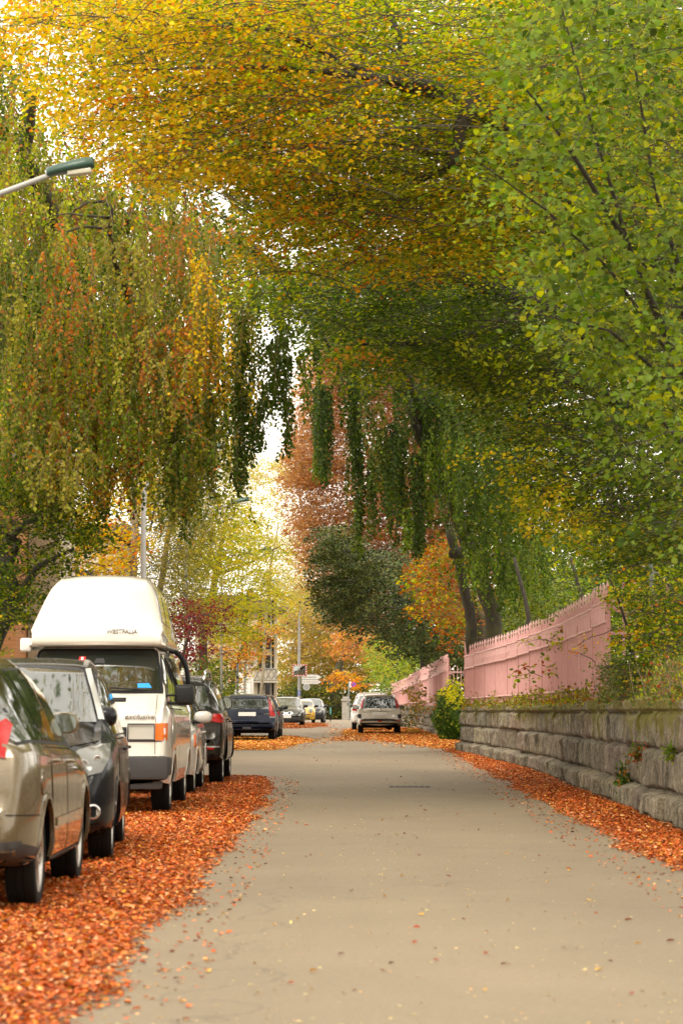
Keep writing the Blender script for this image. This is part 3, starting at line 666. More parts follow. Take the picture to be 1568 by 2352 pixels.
# ---------------------------------------------------------------- cars
def smoothpw(pts, w=.05):
    f = pw(pts)
    o = np.linspace(-1, 1, 9)*w
    return lambda y: float(np.mean(f(np.asarray(y)+o)))
class Car:
    def __init__(s, name, label, cat, x, y, flip, L, W, top, belt, roofw, bot, wheels, mat, yaw=0.0, nose=.16, tail=.12, group='cars parked along the street', under=None, cladding=None, rims='alloy', scale=1.0, te=.25):
        s.L, s.W, s.wheels = L, W, wheels
        s.T = smoothpw(top, .03); s.B = smoothpw(belt, .05); s.Rf = smoothpw(roofw, .05); s.bot = smoothpw(bot, .05); s.mat = mat
        s.root = empty(name, (x, y+(L*scale if flip else 0), gz(y)), math.pi+yaw if flip else yaw, label, cat, group)
        if flip and yaw: s.root.location = (x - math.sin(yaw)*-L*0, y+L*math.cos(yaw), gz(y))
        s.root.scale = (scale,)*3
        e = te
        def wf(y):
            a = 1.0
            if y < e: a -= tail*(1-math.sqrt(max(0, 1-(1-max(y, 0)/e)**2)))
            if y > L-.35: a -= nose*(1-math.sqrt(max(0, 1-(1-max(L-y, 0)/.35)**2)))
            a -= .035*max(0, (y-(L-1.2))/1.2)**2 + .03*max(0, (.9-y)/.9)**2
            return W*a
        s.wf = wf
        st = [0, .008, .02, .04, .07, .1, .14, .18]+list(np.arange(.22, L-.22, .055))+[L-.18, L-.14, L-.1, L-.07, L-.04, L-.02, L-.008, L]
        bm = bmesh.new(); rings = []
        for y in st:
            w_ = wf(y); T = s.T(y); B = min(s.B(y), T); zb = s.bot(y); k = min(1, max(0, (T-B)/.12)); q = T-B
            r = s.Rf(y)*w_/W if q > .12 else None
            Rr = .93*w_*(1-k) + (s.Rf(y)*(w_/W)**.4)*k
            ee = min(y, L-y); er = .05*(1-min(1, ee/.08))
            H_ = B-zb
            rows = [(0, zb), (.86*w_, zb+er), (.965*w_, zb+.05+er), (.995*w_, zb+.2*H_), (1.0*w_, zb+.45*H_), (.995*w_, zb+.72*H_), (.985*w_, B-.07), (.965*w_, B-.02)]
            sh = .935*w_
            for f, bow in ((.12, .0), (.45, .02), (.78, .015)): rows.append((sh+(Rr-sh)*f+bow*k, B+f*q*.93 - .004*(1-k)*0))
            rows += [(Rr-.015*k-.03*(1-k), T-.05*k-er), (Rr-.06*k-.1*(1-k)*1, T-.012*k-er*.8), (Rr*.75, T+.008-er*.5), (Rr*.4, T+.02-er*.5), (0, T+.024-er*.5)]
            rr = [bm.verts.new((px, y, pz_)) for px, pz_ in rows]
            ll = [rr[0]]+[bm.verts.new((-px, y, pz_)) for px, pz_ in rows[1:-1]]+[rr[-1]]
            rings.append((rr, ll))
        for (a, a2), (b, b2) in zip(rings, rings[1:]):
            n = len(a)
            for i in range(n-1):
                bm.faces.new((a[i], b[i], b[i+1], a[i+1]))
                bm.faces.new((a2[i], a2[i+1], b2[i+1], b2[i]))
        for (rr, ll), fl in ((rings[0], 0), (rings[-1], 1)):
            n = len(rr)
            for i in range(n-1):
                vs = [rr[i], rr[i+1], ll[i+1], ll[i]]; vs2 = []
                for v in vs:
                    if v not in vs2: vs2.append(v)
                bm.faces.new(vs2 if fl else vs2[::-1])
        bmesh.ops.recalc_face_normals(bm, faces=bm.faces)
        s.bvh = BVHTree.FromBMesh(bm)
        me = bpy.data.meshes.new('car_body'); bm.to_mesh(me); bm.free()
        body = link_mesh('body', me, [mat, M['under']])
        # wheel arches cut out of the body
        cut = bmesh.new()
        for (yw, r) in wheels:
            for sx in (-1, 1):
                mx = Matrix.Translation((sx*(W-.02), yw, r*1.0)) @ Matrix.Rotation(math.pi/2, 4, 'Y')
                bmesh.ops.create_cone(cut, cap_ends=True, segments=40, radius1=r*1.15, radius2=r*1.15, depth=.56, matrix=mx)
        cme = bpy.data.meshes.new('c'); cut.to_mesh(cme); cut.free(); co = bpy.data.objects.new('c', cme); COL.objects.link(co)
        md = body.modifiers.new('b', 'BOOLEAN'); md.object = co; md.operation = 'DIFFERENCE'; md.solver = 'EXACT'
        nm = bpy.data.meshes.new_from_object(body.evaluated_get(bpy.context.evaluated_depsgraph_get()))
        body.modifiers.clear(); bpy.data.objects.remove(co)
        old = body.data; body.data = nm; bpy.data.meshes.remove(old)
        nm.materials.clear(); nm.materials.append(mat); nm.materials.append(M['under'])
        for f in nm.polygons:
            c = f.center; f.material_index = 0
            for (yw, r) in wheels:
                if (c.y-yw)**2+(c.z-r)**2 < (r*1.155)**2 and abs(c.x) > W-.33: f.material_index = 1
            if f.normal.z < -.8: f.material_index = 1
        nm.shade_smooth(); nm.set_sharp_from_angle(angle=R(32))
        body.parent = s.root; s.body = body
        # wheels
        for (yw, r) in wheels:
            for sx in (-1, 1):
                tw = .195 if W < .9 else .215
                X0 = sx*(W-.045-tw/2)
                bm = bmesh.new(); mx = Matrix.Translation((X0, yw, r))
                h = tw/2
                prof = [(r*.66, -h*.8), (r*.72, -h*.96), (r*.86, -h), (r*.95, -h*.93), (r*.995, -h*.72), (r, -h*.5), (r, -h*.28), (r*.985, -h*.25), (r*.985, -h*.2), (r, -h*.17), (r, h*.17), (r*.985, h*.2), (r*.985, h*.25), (r, h*.28), (r, h*.5), (r*.995, h*.72), (r*.95, h*.93), (r*.86, h), (r*.72, h*.96), (r*.66, h*.8)]
                lathe(bm, prof, 40, mx)
                wh = from_bm('wheel', bm, M['rubber'], s.root, smooth=True, sharp=35)
                bm = bmesh.new(); q = sx*h
                lathe(bm, [(r*.66, q*.8), (r*.69, q*.93), (r*.655, q*.9), (r*.63, q*.55), (r*.6, q*.2), (0.001, q*.1)], 36, mx)
                nsp = 5 if rims == 'alloy' else 7
                for k in range(nsp*2 if rims == 'alloy' else nsp):
                    a = 2*math.pi*(k//2)/nsp+(.12 if k % 2 else -.12) if rims == 'alloy' else 2*math.pi*k/nsp
                    c = Vector((X0+q*.66, yw+math.cos(a)*r*.36, r+math.sin(a)*r*.36))
                    bx(bm, c, (.03, r*.60, .05 if rims == 'alloy' else .09), rot=Matrix.Rotation(a, 4, 'X'))
                lathe(bm, [(r*.15, q*.6), (r*.15, q*.85), (.001, q*.87)], 16, mx)
                from_bm('rim', bm, M['alloy'], wh, smooth=True, sharp=35)
    def panel(s, name, view, poly, mat, off=.005, parent=None, res=.06, mirror=False, thick=.012):
        out = []
        for sg in ((1, -1) if mirror else (1,)):
            bm = bmesh.new()
            if view in 'RF': vs = [bm.verts.new((x*sg, 0, z)) for x, z in poly]
            elif view == 'S': vs = [bm.verts.new((0, y, z)) for y, z in poly]
            elif view == 'L': vs = [bm.verts.new((0, y, z)) for y, z in poly]
            else: vs = [bm.verts.new((x*sg, y, 0)) for x, y in poly]
            f = bm.faces.new(vs); bmesh.ops.triangulate(bm, faces=[f])
            ax = {'R': (0, 2), 'F': (0, 2), 'S': (1, 2), 'L': (1, 2), 'T': (0, 1)}[view]
            for a in ax:
                c = [v.co[a] for v in bm.verts]; lo, hi = min(c), max(c); n = int((hi-lo)/res)
                for i in range(1, n+1):
                    pt = Vector((0, 0, 0)); pt[a] = lo+(hi-lo)*i/(n+1); no = Vector((0, 0, 0)); no[a] = 1
                    bmesh.ops.bisect_plane(bm, geom=bm.verts[:]+bm.edges[:]+bm.faces[:], plane_co=pt, plane_no=no)
            side = sg
            d = {'R': Vector((0, 1, 0)), 'F': Vector((0, -1, 0)), 'S': Vector((-side, 0, 0)), 'L': Vector((-side, 0, 0)), 'T': Vector((0, 0, -1))}[view]
            bad = []
            for v in bm.verts:
                o = v.co - d*6
                h = s.bvh.ray_cast(o, d)
                if h[0] is None: bad.append(v)
                else:
                    nrm = h[1] if h[1].dot(d) < 0 else -h[1]
                    v.co = h[0] - d*off*.6 + nrm*off*.6
            if bad: bmesh.ops.delete(bm, geom=bad, context='VERTS')
            if not bm.faces: bm.free(); continue
            be = [e for e in bm.edges if e.is_boundary]
            r = bmesh.ops.extrude_edge_only(bm, edges=be)
            for v in r['geom']:
                if isinstance(v, bmesh.types.BMVert): v.co += d*(off+thick)
            for f in bm.faces:
                f.normal_update()
            o = from_bm(name, bm, mat, parent or s.root, smooth=True, sharp=35)
            out.append(o)
        return out
    def win(s, ya, yb, lo=.035, hi=.085, name='side_window', **k):
        ys = np.linspace(ya, yb, 14); bot = []; up = []
        for y in ys:
            b = s.B(y)+lo; t = s.T(y)-hi
            if t-b > .01: bot.append((y, b)); up.append((y, t))
        if len(bot) < 2: return
        P_ = bot+up[::-1]
        # dark surround then glass
        cy = sum(p[0] for p in P_)/len(P_); cz = sum(p[1] for p in P_)/len(P_)
        s.panel('window_frame', 'S', [(y+(.018 if y > cy else -.018), z+(.016 if z > cz else -.014)) for y, z in P_], k.get('frame', M['black_plastic']), .004, mirror=True, res=.09)
        return s.panel(name, 'S', P_, k.get('mat', M['glass']), .009, mirror=True, res=.08)
    def door(s, ya, yb, sill=.3, ga=.012):
        def mk(a, b, d):
            bot = []
            for y in np.linspace(a, b, 18):
                z = sill-d
                for yw, r in s.wheels:
                    rr = r*1.15+.05-d
                    if abs(y-yw) < rr: z = max(z, r+math.sqrt(rr*rr-(y-yw)**2))
                bot.append((y, z))
            up = [(y, s.B(y)+.0+d) for y in np.linspace(a, b, 10)][::-1]
            return bot+up
        s.panel('door_gap', 'S', mk(ya, yb, 0), M['seam'], .002, mirror=True, res=.12)
        o = s.panel('door', 'S', mk(ya+ga, yb-ga, -ga), s.mat, .005, mirror=True, res=.09)
        yh = ya+.12; zh = s.B(yh)-.09
        for i, sg in enumerate((1, -1)):
            bm = bmesh.new(); h = s.bvh.ray_cast(Vector((sg*3, yh+.08, zh)), Vector((-sg, 0, 0)))
            xx = h[0].x if h[0] else sg*s.W
            tube(bm, [(xx, yh, zh), (xx+sg*.035, yh+.03, zh), (xx+sg*.035, yh+.15, zh), (xx, yh+.18, zh)], .013, 8)
            from_bm('door_handle', bm, s.mat if s.mat is not M['black_plastic'] else M['satin'], o[i] if len(o) == 2 else s.root, smooth=True)
        return o
    def arch(s, mat=None, w=.035, off=.008):
        for yw, r in s.wheels:
            a0 = math.asin(min(1, max(-1, (s.bot(yw)+.06-r)/(r*1.15))))
            th = np.linspace(math.pi-a0, a0, 22)
            ro = r*1.15+w; ri = r*1.15*.982
            P_ = [(yw+ro*math.cos(t), r+ro*math.sin(t)) for t in th]+[(yw+ri*math.cos(t), r+ri*math.sin(t)) for t in th[::-1]]
            s.panel('arch_lip', 'S', P_, mat or s.mat, off, mirror=True, res=.2, thick=.02)
    def mirror(s, y, mat, z=None, out=.17, w=.12, h=.075, xm=None):
        z = z if z is not None else s.B(y)+.09
        for sg in (-1, 1):
            xb = sg*s.W*.93; xc = sg*(xm if xm else s.W*.93+out*.62)
            if xm: xb = sg*(xm-.12)
            bm = bmesh.new(); bmesh.ops.create_uvsphere(bm, u_segments=20, v_segments=14, radius=1)
            for v in bm.verts:
                c = v.co.copy(); f = lambda q, p: math.copysign(abs(q)**p, q)
                yy = f(c.y, .8)*.075
                if yy < 0: yy = max(yy, -.035)   # flat glass face towards the rear
                v.co = Vector((xc+f(c.x, .75)*w*(1-.12*max(0, c.y)), y+yy, z+f(c.z, .75)*h*(1-.15*max(0, c.y))))
            mo = from_bm('wing_mirror', bm, mat, s.root, smooth=True, sharp=50)
            bm = bmesh.new(); vs = []
            for k in range(24):
                a = 2*math.pi*k/24; f = lambda q, p: math.copysign(abs(q)**p, q)
                vs.append(bm.verts.new((xc+f(math.cos(a), .75)*w*.84, y-.038, z+f(math.sin(a), .75)*h*.84)))
            bm.faces.new(vs); from_bm('mirror_glass', bm, M['mirror'], mo)
            bm = bmesh.new(); tube(bm, [(xb-sg*.03, y+.03, z-h*.8), (xb+sg*.05, y+.02, z-h*.8), (xc, y+.02, z-h*.6)], .022, 8); from_bm('mirror_stalk', bm, M['black_plastic'], mo)
def text_on_front(c, name, txt, size, x, z, mat, parent, **k):
    dd = size*.45; h1 = c.bvh.ray_cast(Vector((x, 9, z-dd)), Vector((0, -1, 0)))[0]; h2 = c.bvh.ray_cast(Vector((x, 9, z+dd)), Vector((0, -1, 0)))[0]
    tilt = math.atan2(h1.y-h2.y, 2*dd); tilt = max(-.2, min(tilt, 1.2))
    return text_mesh(name, txt, size, mat, parent, (x, max((h1.y+h2.y)/2, h1.y-dd*math.tan(tilt))+.012*math.cos(tilt)+.004, z+.012*math.sin(tilt)), (math.pi/2-tilt, 0, math.pi), .003, **k)
def PT(name, *a, **k): return paint(name, *a, **k)
def rect(x0, x1, z0, z1): return [(x0, z0), (x1, z0), (x1, z1), (x0, z1)]
def sym(half): return half+[(-x, z) for x, z in half[::-1]]

# 1. tan estate, nearest, seen from behind on the left edge
P1 = PT('bronze_paint', (.125, .093, .046), .3, .26)
c = Car('parked_car', 'tan bronze hatchback nearest the camera, cut by the left edge, red tail light showing', 'car', -2.745, 16.38, False, 4.2, .885,
        [(0, .62), (.10, .66), (.13, 1.0), (.2, 1.06), (.55, 1.50), (.9, 1.58), (1.8, 1.60), (2.5, 1.52), (3.35, 1.02), (3.9, .88), (4.12, .72), (4.2, .55)],
        [(0, 1.0), (.5, 1.03), (2.5, .98), (3.2, .94), (4.2, .8)], [(0, .46), (.6, .50), (1.5, .56), (2.6, .58), (4.2, .62)], [(0, .34), (.5, .28), (.9, .24), (3.6, .22), (4.2, .26)],
        [(.84, .325), (3.42, .325)], P1, nose=.2, tail=.22, te=.5)
c.win(.30, 1.08, hi=.07); c.win(1.12, 1.95); c.win(2.0, 3.0); c.door(1.12, 2.02); c.door(2.05, 3.05); c.arch(); c.mirror(3.05, P1, w=.105, h=.078, z=1.15, xm=.76)
c.panel('rear_window', 'R', sym([(-.60, 1.08), (.60, 1.08), (.52, 1.43)][1:][::1])[0:0] or [(-.62, 1.09), (.62, 1.09), (.5, 1.44), (-.5, 1.44)], M['glass'], .006)
c.panel('tail_light', 'R', [(.56, .98), (.70, .96), (.70, 1.16), (.66, 1.20), (.58, 1.14)], M['lamp_red'], .012, mirror=True)
c.panel('lower_bumper', 'R', rect(-.80, .80, .30, .46), M['grey_plastic'], .008)
c.panel('lower_bumper_side', 'S', [(.03, .34), (.46, .28), (.46, .40), (.03, .46)], M['grey_plastic'], .008, mirror=True)
c.panel('number_plate', 'R', rect(-.26, .26, .76, .87), M['plate'], .012)
c.panel('side_moulding', 'S', [(1.28, .50), (2.95, .50), (2.95, .55), (1.28, .55)], P1, .016, mirror=True)
c.panel('sill', 'S', rect(1.24, 2.98, .235, .29), M['grey_plastic'], .008, mirror=True)
c.panel('fuel_flap', 'S', [(.62+.085*math.cos(t), .80+.085*math.sin(t)) for t in np.linspace(0, 6.1, 16)], P1, .006, mirror=False, res=.1)
c.panel('bumper_seam', 'S', [(.04, .615), (.45, .60), (.45, .606), (.04, .621)], M['seam'], .003, mirror=True)

# 2. black compact car facing the camera
P2 = PT('black_blue_paint', (.006, .007, .010), .0, .25, dirt=.10)
c = Car('parked_car', 'shiny dark blue black compact car facing us in front of the white camper van', 'car', -2.82, 21.45, True, 3.95, .855,
        [(0, .6), (.08, .7), (.1, .95), (.4, 1.5), (.8, 1.62), (1.9, 1.655), (2.35, 1.60), (3.05, 1.13), (3.12, 1.10), (3.70, .93), (3.88, .80), (3.95, .58)],
        [(0, .98), (2.4, .99), (3.05, 1.0), (3.6, .9), (3.95, .78)], [(0, .6), (.8, .60), (2.0, .61), (3.0, .66), (3.95, .6)], [(0, .32), (.5, .24), (3.4, .22), (3.95, .27)],
        [(.72, .31), (3.2, .31)], P2, nose=.22, yaw=R(2.54))
c.panel('windscreen', 'F', [(-.66, 1.13), (.66, 1.13), (.64, 1.2), (.52, 1.555), (0, 1.585), (-.52, 1.555), (-.64, 1.2)], M['glass_far'], .006)
for a in ((.64, 1.13, .71, 1.13), ):
    c.panel('pillar_trim', 'F', [(.672, 1.15), (.715, 1.15), (.575, 1.58), (.535, 1.575)], M['satin'], .012, mirror=True)
c.panel('roof_rail', 'T', [(.50, .5), (.545, .5), (.55, 2.2), (.51, 2.2)], M['satin'], .014, mirror=True)
c.win(.4, .95); c.win(1.0, 1.75); c.win(1.8, 2.9); c.door(1.0, 1.80); c.door(1.83, 2.92); c.arch(); c.mirror(2.72, P2, w=.09, h=.085, z=1.175, xm=.73)
hl = c.panel('headlight', 'F', [(.47, .84), (.50, .74), (.60, .70), (.74, .74), (.80, .86), (.79, .96), (.70, .955), (.55, .91)], M['lamp_clear'], .014, mirror=True, res=.04)
for sg in (0, 1):
    s_ = 1 if sg == 0 else -1
    bm = bmesh.new()
    for (hx, hz_, hr) in ((.60, .80, .042), (.71, .84, .034)):
        h = c.bvh.ray_cast(Vector((s_*hx, 8, hz_)), Vector((0, -1, 0)))
        lathe(bm, [(hr, .022), (hr*.9, .026), (hr*.6, .012), (.001, .016)], 18, Matrix.Translation((s_*hx, h[0].y, hz_)) @ Matrix.Rotation(math.pi/2, 4, 'Z'))
    from_bm('lamp_bulb', bm, M['alloy'], hl[sg], smooth=True)
    bm = bmesh.new(); h = c.bvh.ray_cast(Vector((s_*.68, 8, .43)), Vector((0, -1, 0)))
    lathe(bm, [(.062, .004), (.058, .014), (.048, .016), (.044, -.01), (.001, -.004)], 22, Matrix.Translation((s_*.68, h[0].y, .43)) @ Matrix.Rotation(math.pi/2+s_*-.25, 4, 'Z'))
    from_bm('fog_light', bm, M['satin'], c.root, smooth=True, sharp=60)
c.panel('grille', 'F', [(-.36, .72), (.36, .72), (.40, .82), (-.40, .82)], M['black_plastic'], .006); c.panel('lower_intake', 'F', [(-.5, .34), (.5, .34), (.42, .5), (-.42, .5)], M['black_plastic'], .006)
c.panel('lower_bumper', 'F', [(-.78, .26), (.78, .26), (.78, .33), (-.78, .33)], M['black_plastic'], .006)
c.panel('number_plate', 'F', rect(-.26, .26, .55, .66), M['plate'], .012); c.panel('bonnet_seam', 'F', [(.44, .925), (.80, 1.0), (.80, 1.006), (.44, .933)], M['seam'], .003, mirror=True)
bm = bmesh.new(); tube(bm, [(-.1, 3.06, 1.16), (-.45, 3.0, 1.20)], .008, 5); tube(bm, [(.4, 3.07, 1.16), (.05, 3.0, 1.2)], .008, 5); from_bm('wiper', bm, M['black_plastic'], c.root)

# 3. white camper van with high roof
P3 = PT('van_white', (.62, .585, .52), .0, .3, dirt=.16)
L = 4.8
c = Car('camper_van', 'white camper van with tall fibreglass roof and black bumper facing us', 'camper van', -2.835, 30.62, True, L, .90,
        [(0, .70), (.04, 1.3), (.1, 1.86), (.25, 1.93), (3.75, 1.94), (3.85, 1.92), (4.38, 1.41), (4.44, 1.375), (4.68, 1.20), (4.745, 1.06), (4.76, .70), (4.80, .66)],
        [(0, 1.18), (4.3, 1.22), (4.45, 1.18), (4.8, 1.0)], [(0, .67), (3.0, .70), (3.8, .715), (4.4, .80), (4.8, .80)], [(0, .36), (.5, .3), (4.3, .3), (4.8, .33)],
        [(.98, .325), (3.9, .325)], P3, nose=.07, tail=.06, group='cars parked along the street')
c.panel('screen_seal', 'F', [(-.79, 1.385), (.79, 1.385), (.79, 1.42), (.695, 1.88), (.64, 1.905), (-.64, 1.905), (-.695, 1.88), (-.79, 1.42)], M['black_plastic'], .005)
wsn = c.panel('windscreen', 'F', [(-.755, 1.42), (.755, 1.42), (.75, 1.46), (.66, 1.865), (.62, 1.88), (-.62, 1.88), (-.66, 1.865), (-.75, 1.46)], M['glass_far'], .010)
c.win(3.05, 4.32, lo=.05, hi=.1); c.win(1.95, 2.95, lo=.05, hi=.12); c.win(.35, 1.8, lo=.05, hi=.12)
c.door(3.15, 4.25, sill=.34); c.door(1.9, 3.1, sill=.34); c.arch(w=.03)
# panels of the snub nose; car-local x is mirrored, the picture right is -x
hl = c.panel('headlight', 'F', rect(.415, .725, .855, 1.045), M['lamp_pale'], .014, mirror=True, res=.05)
for i in (0, 1):
    sg = (1, -1)[i]
    bm = bmesh.new(); tube(bm, [(sg*x, 4.772, z) for x, z in ((.42, .86), (.72, .86), (.72, 1.04), (.42, 1.04), (.42, .86))], .010, 5); from_bm('lamp_rim', bm, M['grey_plastic'], hl[i])
c.panel('indicator', 'F', rect(.730, .855, .855, 1.045), M['lamp_orange'], .014, mirror=True, res=.05)
c.panel('grille', 'F', rect(-.405, .405, .865, 1.005), M['black_plastic'], .006)
for k in range(4): c.panel('grille_bar', 'F', rect(-.40, .40, .882+k*.034, .896+k*.034), M['grey_plastic'], .016)
c.panel('lower_grille', 'F', rect(-.42, .42, .715, .80), M['black_plastic'], .006)
for k in range(3): c.panel('grille_bar', 'F', rect(-.415, .415, .728+k*.026, .736+k*.026), M['grey_plastic'], .012)
c.panel('bonnet_gap', 'F', rect(.725, .731, .70, .855), M['seam'], .003, mirror=True); c.panel('bonnet_gap', 'F', rect(-.86, .86, .838, .845), M['seam'], .003)
c.panel('bonnet_gap', 'F', rect(.728, .733, 1.05, 1.37), M['seam'], .003, mirror=True)
c.panel('vent', 'F', rect(-.38, -.06, 1.29, 1.335), M['black_plastic'], .008); c.panel('vent_slat', 'F', rect(-.36, -.08, 1.305, 1.313), M['grey_plastic'], .014)
bm = bmesh.new(); bx(bm, (0, 4.77, .545), (1.76, .20, .27), bev=.05); bx(bm, (0, 4.72, .38), (1.62, .16, .16), bev=.04)
for sg in (-1, 1): bx(bm, (sg*.84, 4.5, .56), (.10, .45, .22), bev=.03)
from_bm('bumper', bm, M['grey_plastic'], c.root, smooth=True, sharp=40)
text_on_front(c, 'lettering', 'exclusive', .094, -.545, 1.12, simple('decal_brown', (.09, .06, .045), .5), c.root, shear=.35)
# emblem ring
bm = bmesh.new(); tube(bm, [(.085*math.cos(t), 4.775, .935+.085*math.sin(t)) for t in np.linspace(0, 6.283, 22)], .008, 5, cap=False)
tube(bm, [(-.05, 4.775, .985), (-.02, 4.775, .94), (0, 4.775, .975), (.02, 4.775, .94), (.05, 4.775, .985)], .007, 5); tube(bm, [(-.06, 4.775, .94), (-.025, 4.775, .87), (0, 4.775, .92), (.025, 4.775, .87), (.06, 4.775, .94)], .007, 5)
from_bm('emblem', bm, M['chrome'], c.root)
for sg in (-1, 1):
    bm = bmesh.new(); bx(bm, (sg*1.02, 4.15, 1.37), (.22, .13, .24), bev=.045)
    mo = from_bm('wing_mirror', bm, M['black_plastic'], c.root, smooth=True, sharp=60)
    bm = bmesh.new(); tube(bm, [(sg*.80, 4.28, 1.28), (sg*.92, 4.20, 1.275)], .018, 8); tube(bm, [(sg*.80, 4.28, 1.36), (sg*.93, 4.2, 1.37)], .014, 8); from_bm('mirror_arm', bm, M['black_plastic'], mo)
    bm = bmesh.new(); bx(bm, (sg*1.02, 4.08, 1.37), (.18, .01, .2), bev=.003); from_bm('mirror_glass', bm, M['mirror'], mo)
bm = bmesh.new(); tube(bm, [(-.30, 4.50, 1.41), (-.62, 4.45, 1.425), (-.1, 4.42, 1.455)], .009, 5); tube(bm, [(.05, 4.5, 1.41), (.55, 4.44, 1.45)], .009, 5); from_bm('wiper', bm, M['black_plastic'], c.root)
c.panel('parking_card', 'F', [(-.50, 1.445), (-.66, 1.445), (-.62, 1.50), (-.49, 1.495)], simple('card_blue', (.03, .32, .75), .4), .014)
c.panel('sticker', 'F', rect(.13, .21, 1.76, 1.81), M['red'], .014); c.panel('sticker_cross', 'F', rect(.155, .185, 1.768, 1.802), M['sign_white'], .018)
c.panel('inner_mirror', 'F', [(-.10, 1.735), (.03, 1.735), (.01, 1.79), (-.08, 1.79)], M['grey_plastic'], .013)
# high roof
Hs = [(4.10, 1.99, 2.03), (4.09, 1.95, 2.10), (4.04, 1.93, 2.17), (3.97, 1.93, 2.22), (3.9, 1.93, 2.30), (3.75, 1.93, 2.45), (3.58, 1.93, 2.60), (3.42, 1.93, 2.70), (3.25, 1.93, 2.755), (3.0, 1.93, 2.785), (2.4, 1.93, 2.80), (1.2, 1.93, 2.80), (.6, 1.93, 2.77), (.3, 1.93, 2.68), (.15, 1.93, 2.45), (.06, 1.95, 2.1), (.02, 1.98, 2.02)]
bm = bmesh.new(); rings = []
for (y, zb, zt) in Hs:
    h = zt-zb; fr = min(1, h/.85); e = min(y-.02, 4.10-y); wb = .675+.10*min(1, max(0, y/4))-.05*(1-min(1, e/.06))
    wt = wb-.17*min(1, h/.87)
    P_ = [(0, zb), (wb, zb), (wb+.02, zb+.03*fr), (wb+.015, zb+.12*h), (wb-.03*fr, zb+.2*h), (wb+(wt-wb)*.45, zb+.5*h), (wt+.035, zb+.80*h), (wt-.015, zb+.91*h), (wt-.09, zb+.985*h), (wt*.5, zt+.012*fr), (0, zt+.02*fr)]
    rr = [bm.verts.new((a, y, b)) for a, b in P_]; ll = [rr[0]]+[bm.verts.new((-a, y, b)) for a, b in P_[1:-1]]+[rr[-1]]
    rings.append((rr, ll))
for (a, a2), (b, b2) in zip(rings, rings[1:]):
    for i in range(len(a)-1): bm.faces.new((a[i], b[i], b[i+1], a[i+1])); bm.faces.new((a2[i], a2[i+1], b2[i+1], b2[i]))
for (rr, ll) in (rings[0], rings[-1]):
    for i in range(len(rr)-1):
        vs = []
        for v in (rr[i], rr[i+1], ll[i+1], ll[i]):
            if v not in vs: vs.append(v)
        bm.faces.new(vs)
bmesh.ops.recalc_face_normals(bm, faces=bm.faces)
c.bvh = BVHTree.FromBMesh(bm)
hr = from_bm('high_roof', bm, PT('roof_white', (.72, .68, .60), 0, .38, dirt=.1), c.root, smooth=True, sharp=50)
c.panel('roof_window', 'S', [(2.3, 2.22), (3.3, 2.24), (3.25, 2.56), (2.3, 2.58)], M['glass'], .008, parent=hr, mirror=True)
c.panel('roof_window', 'S', [(.8, 2.22), (2.0, 2.22), (2.0, 2.58), (.8, 2.58)], M['glass'], .008, parent=hr, mirror=True)
text_on_front(c, 'roof_lettering', 'WESTFALIA', .070, -.29, 2.10, simple('decal_grey', (.2, .18, .165), .5), hr, shear=.1, bold=.0015)
bm = bmesh.new(); tube(bm, [(.84, 4.0, 1.94), (.84, 2.2, 1.97), (.84, .8, 1.97)], .055, 12); bx(bm, (.83, 3.98, 1.95), (.13, .12, .16), bev=.03); from_bm('awning', bm, M['white_plastic'], c.root, smooth=True)
bm = bmesh.new(); tube(bm, [(-.66, .9+.0, 1.93)]+[(-.66-.21*math.sin(t), .75, 1.55+.38*math.cos(t)) for t in np.linspace(.15, 1.5, 9)]+[(-.885, .75, 1.38)], .032, 10); from_bm('hoop', bm, M['black_plastic'], c.root, smooth=True)

# 4. white small car behind the van, facing
P4 = PT('white_paint', (.64, .61, .56), .0, .28, dirt=.12)
c = Car('parked_car', 'small white car mostly hidden behind the camper van with its white mirror out', 'car', -2.81, 36.75, True, 3.6, .83,
        [(0, .6), (.08, .7), (.1, .95), (.3, 1.38), (.7, 1.45), (1.9, 1.47), (2.2, 1.42), (2.95, 1.02), (3.35, .88), (3.53, .72), (3.6, .55)],
        [(0, .95), (2.9, .93), (3.3, .84), (3.6, .74)], [(0, .56), (2.2, .57), (3.6, .6)], [(0, .32), (.4, .24), (3.1, .22), (3.6, .26)], [(.62, .30), (2.86, .30)], P4, nose=.22)
c.panel('windscreen', 'F', [(-.66, 1.02), (.66, 1.02), (.53, 1.38), (-.53, 1.38)], M['glass_far'], .006); c.win(.35, 1.1); c.win(1.2, 2.7); c.door(1.15, 2.6); c.arch()
c.mirror(2.5, P4, z=1.07, w=.125, h=.085); c.panel('headlight', 'F', [(.50, .68), (.72, .70), (.80, .90), (.70, .86), (.52, .76)], M['lamp_clear'], .012, mirror=True); c.panel('headlight_side', 'S', [(3.36, .68), (3.2, .84), (3.12, .80), (3.24, .66)], M['lamp_orange'], .012, mirror=True, res=.04)
c.panel('grille', 'F', rect(-.4, .4, .36, .62), M['black_plastic'], .006); c.panel('number_plate', 'F', rect(-.26, .26, .46, .57), M['plate'], .012)
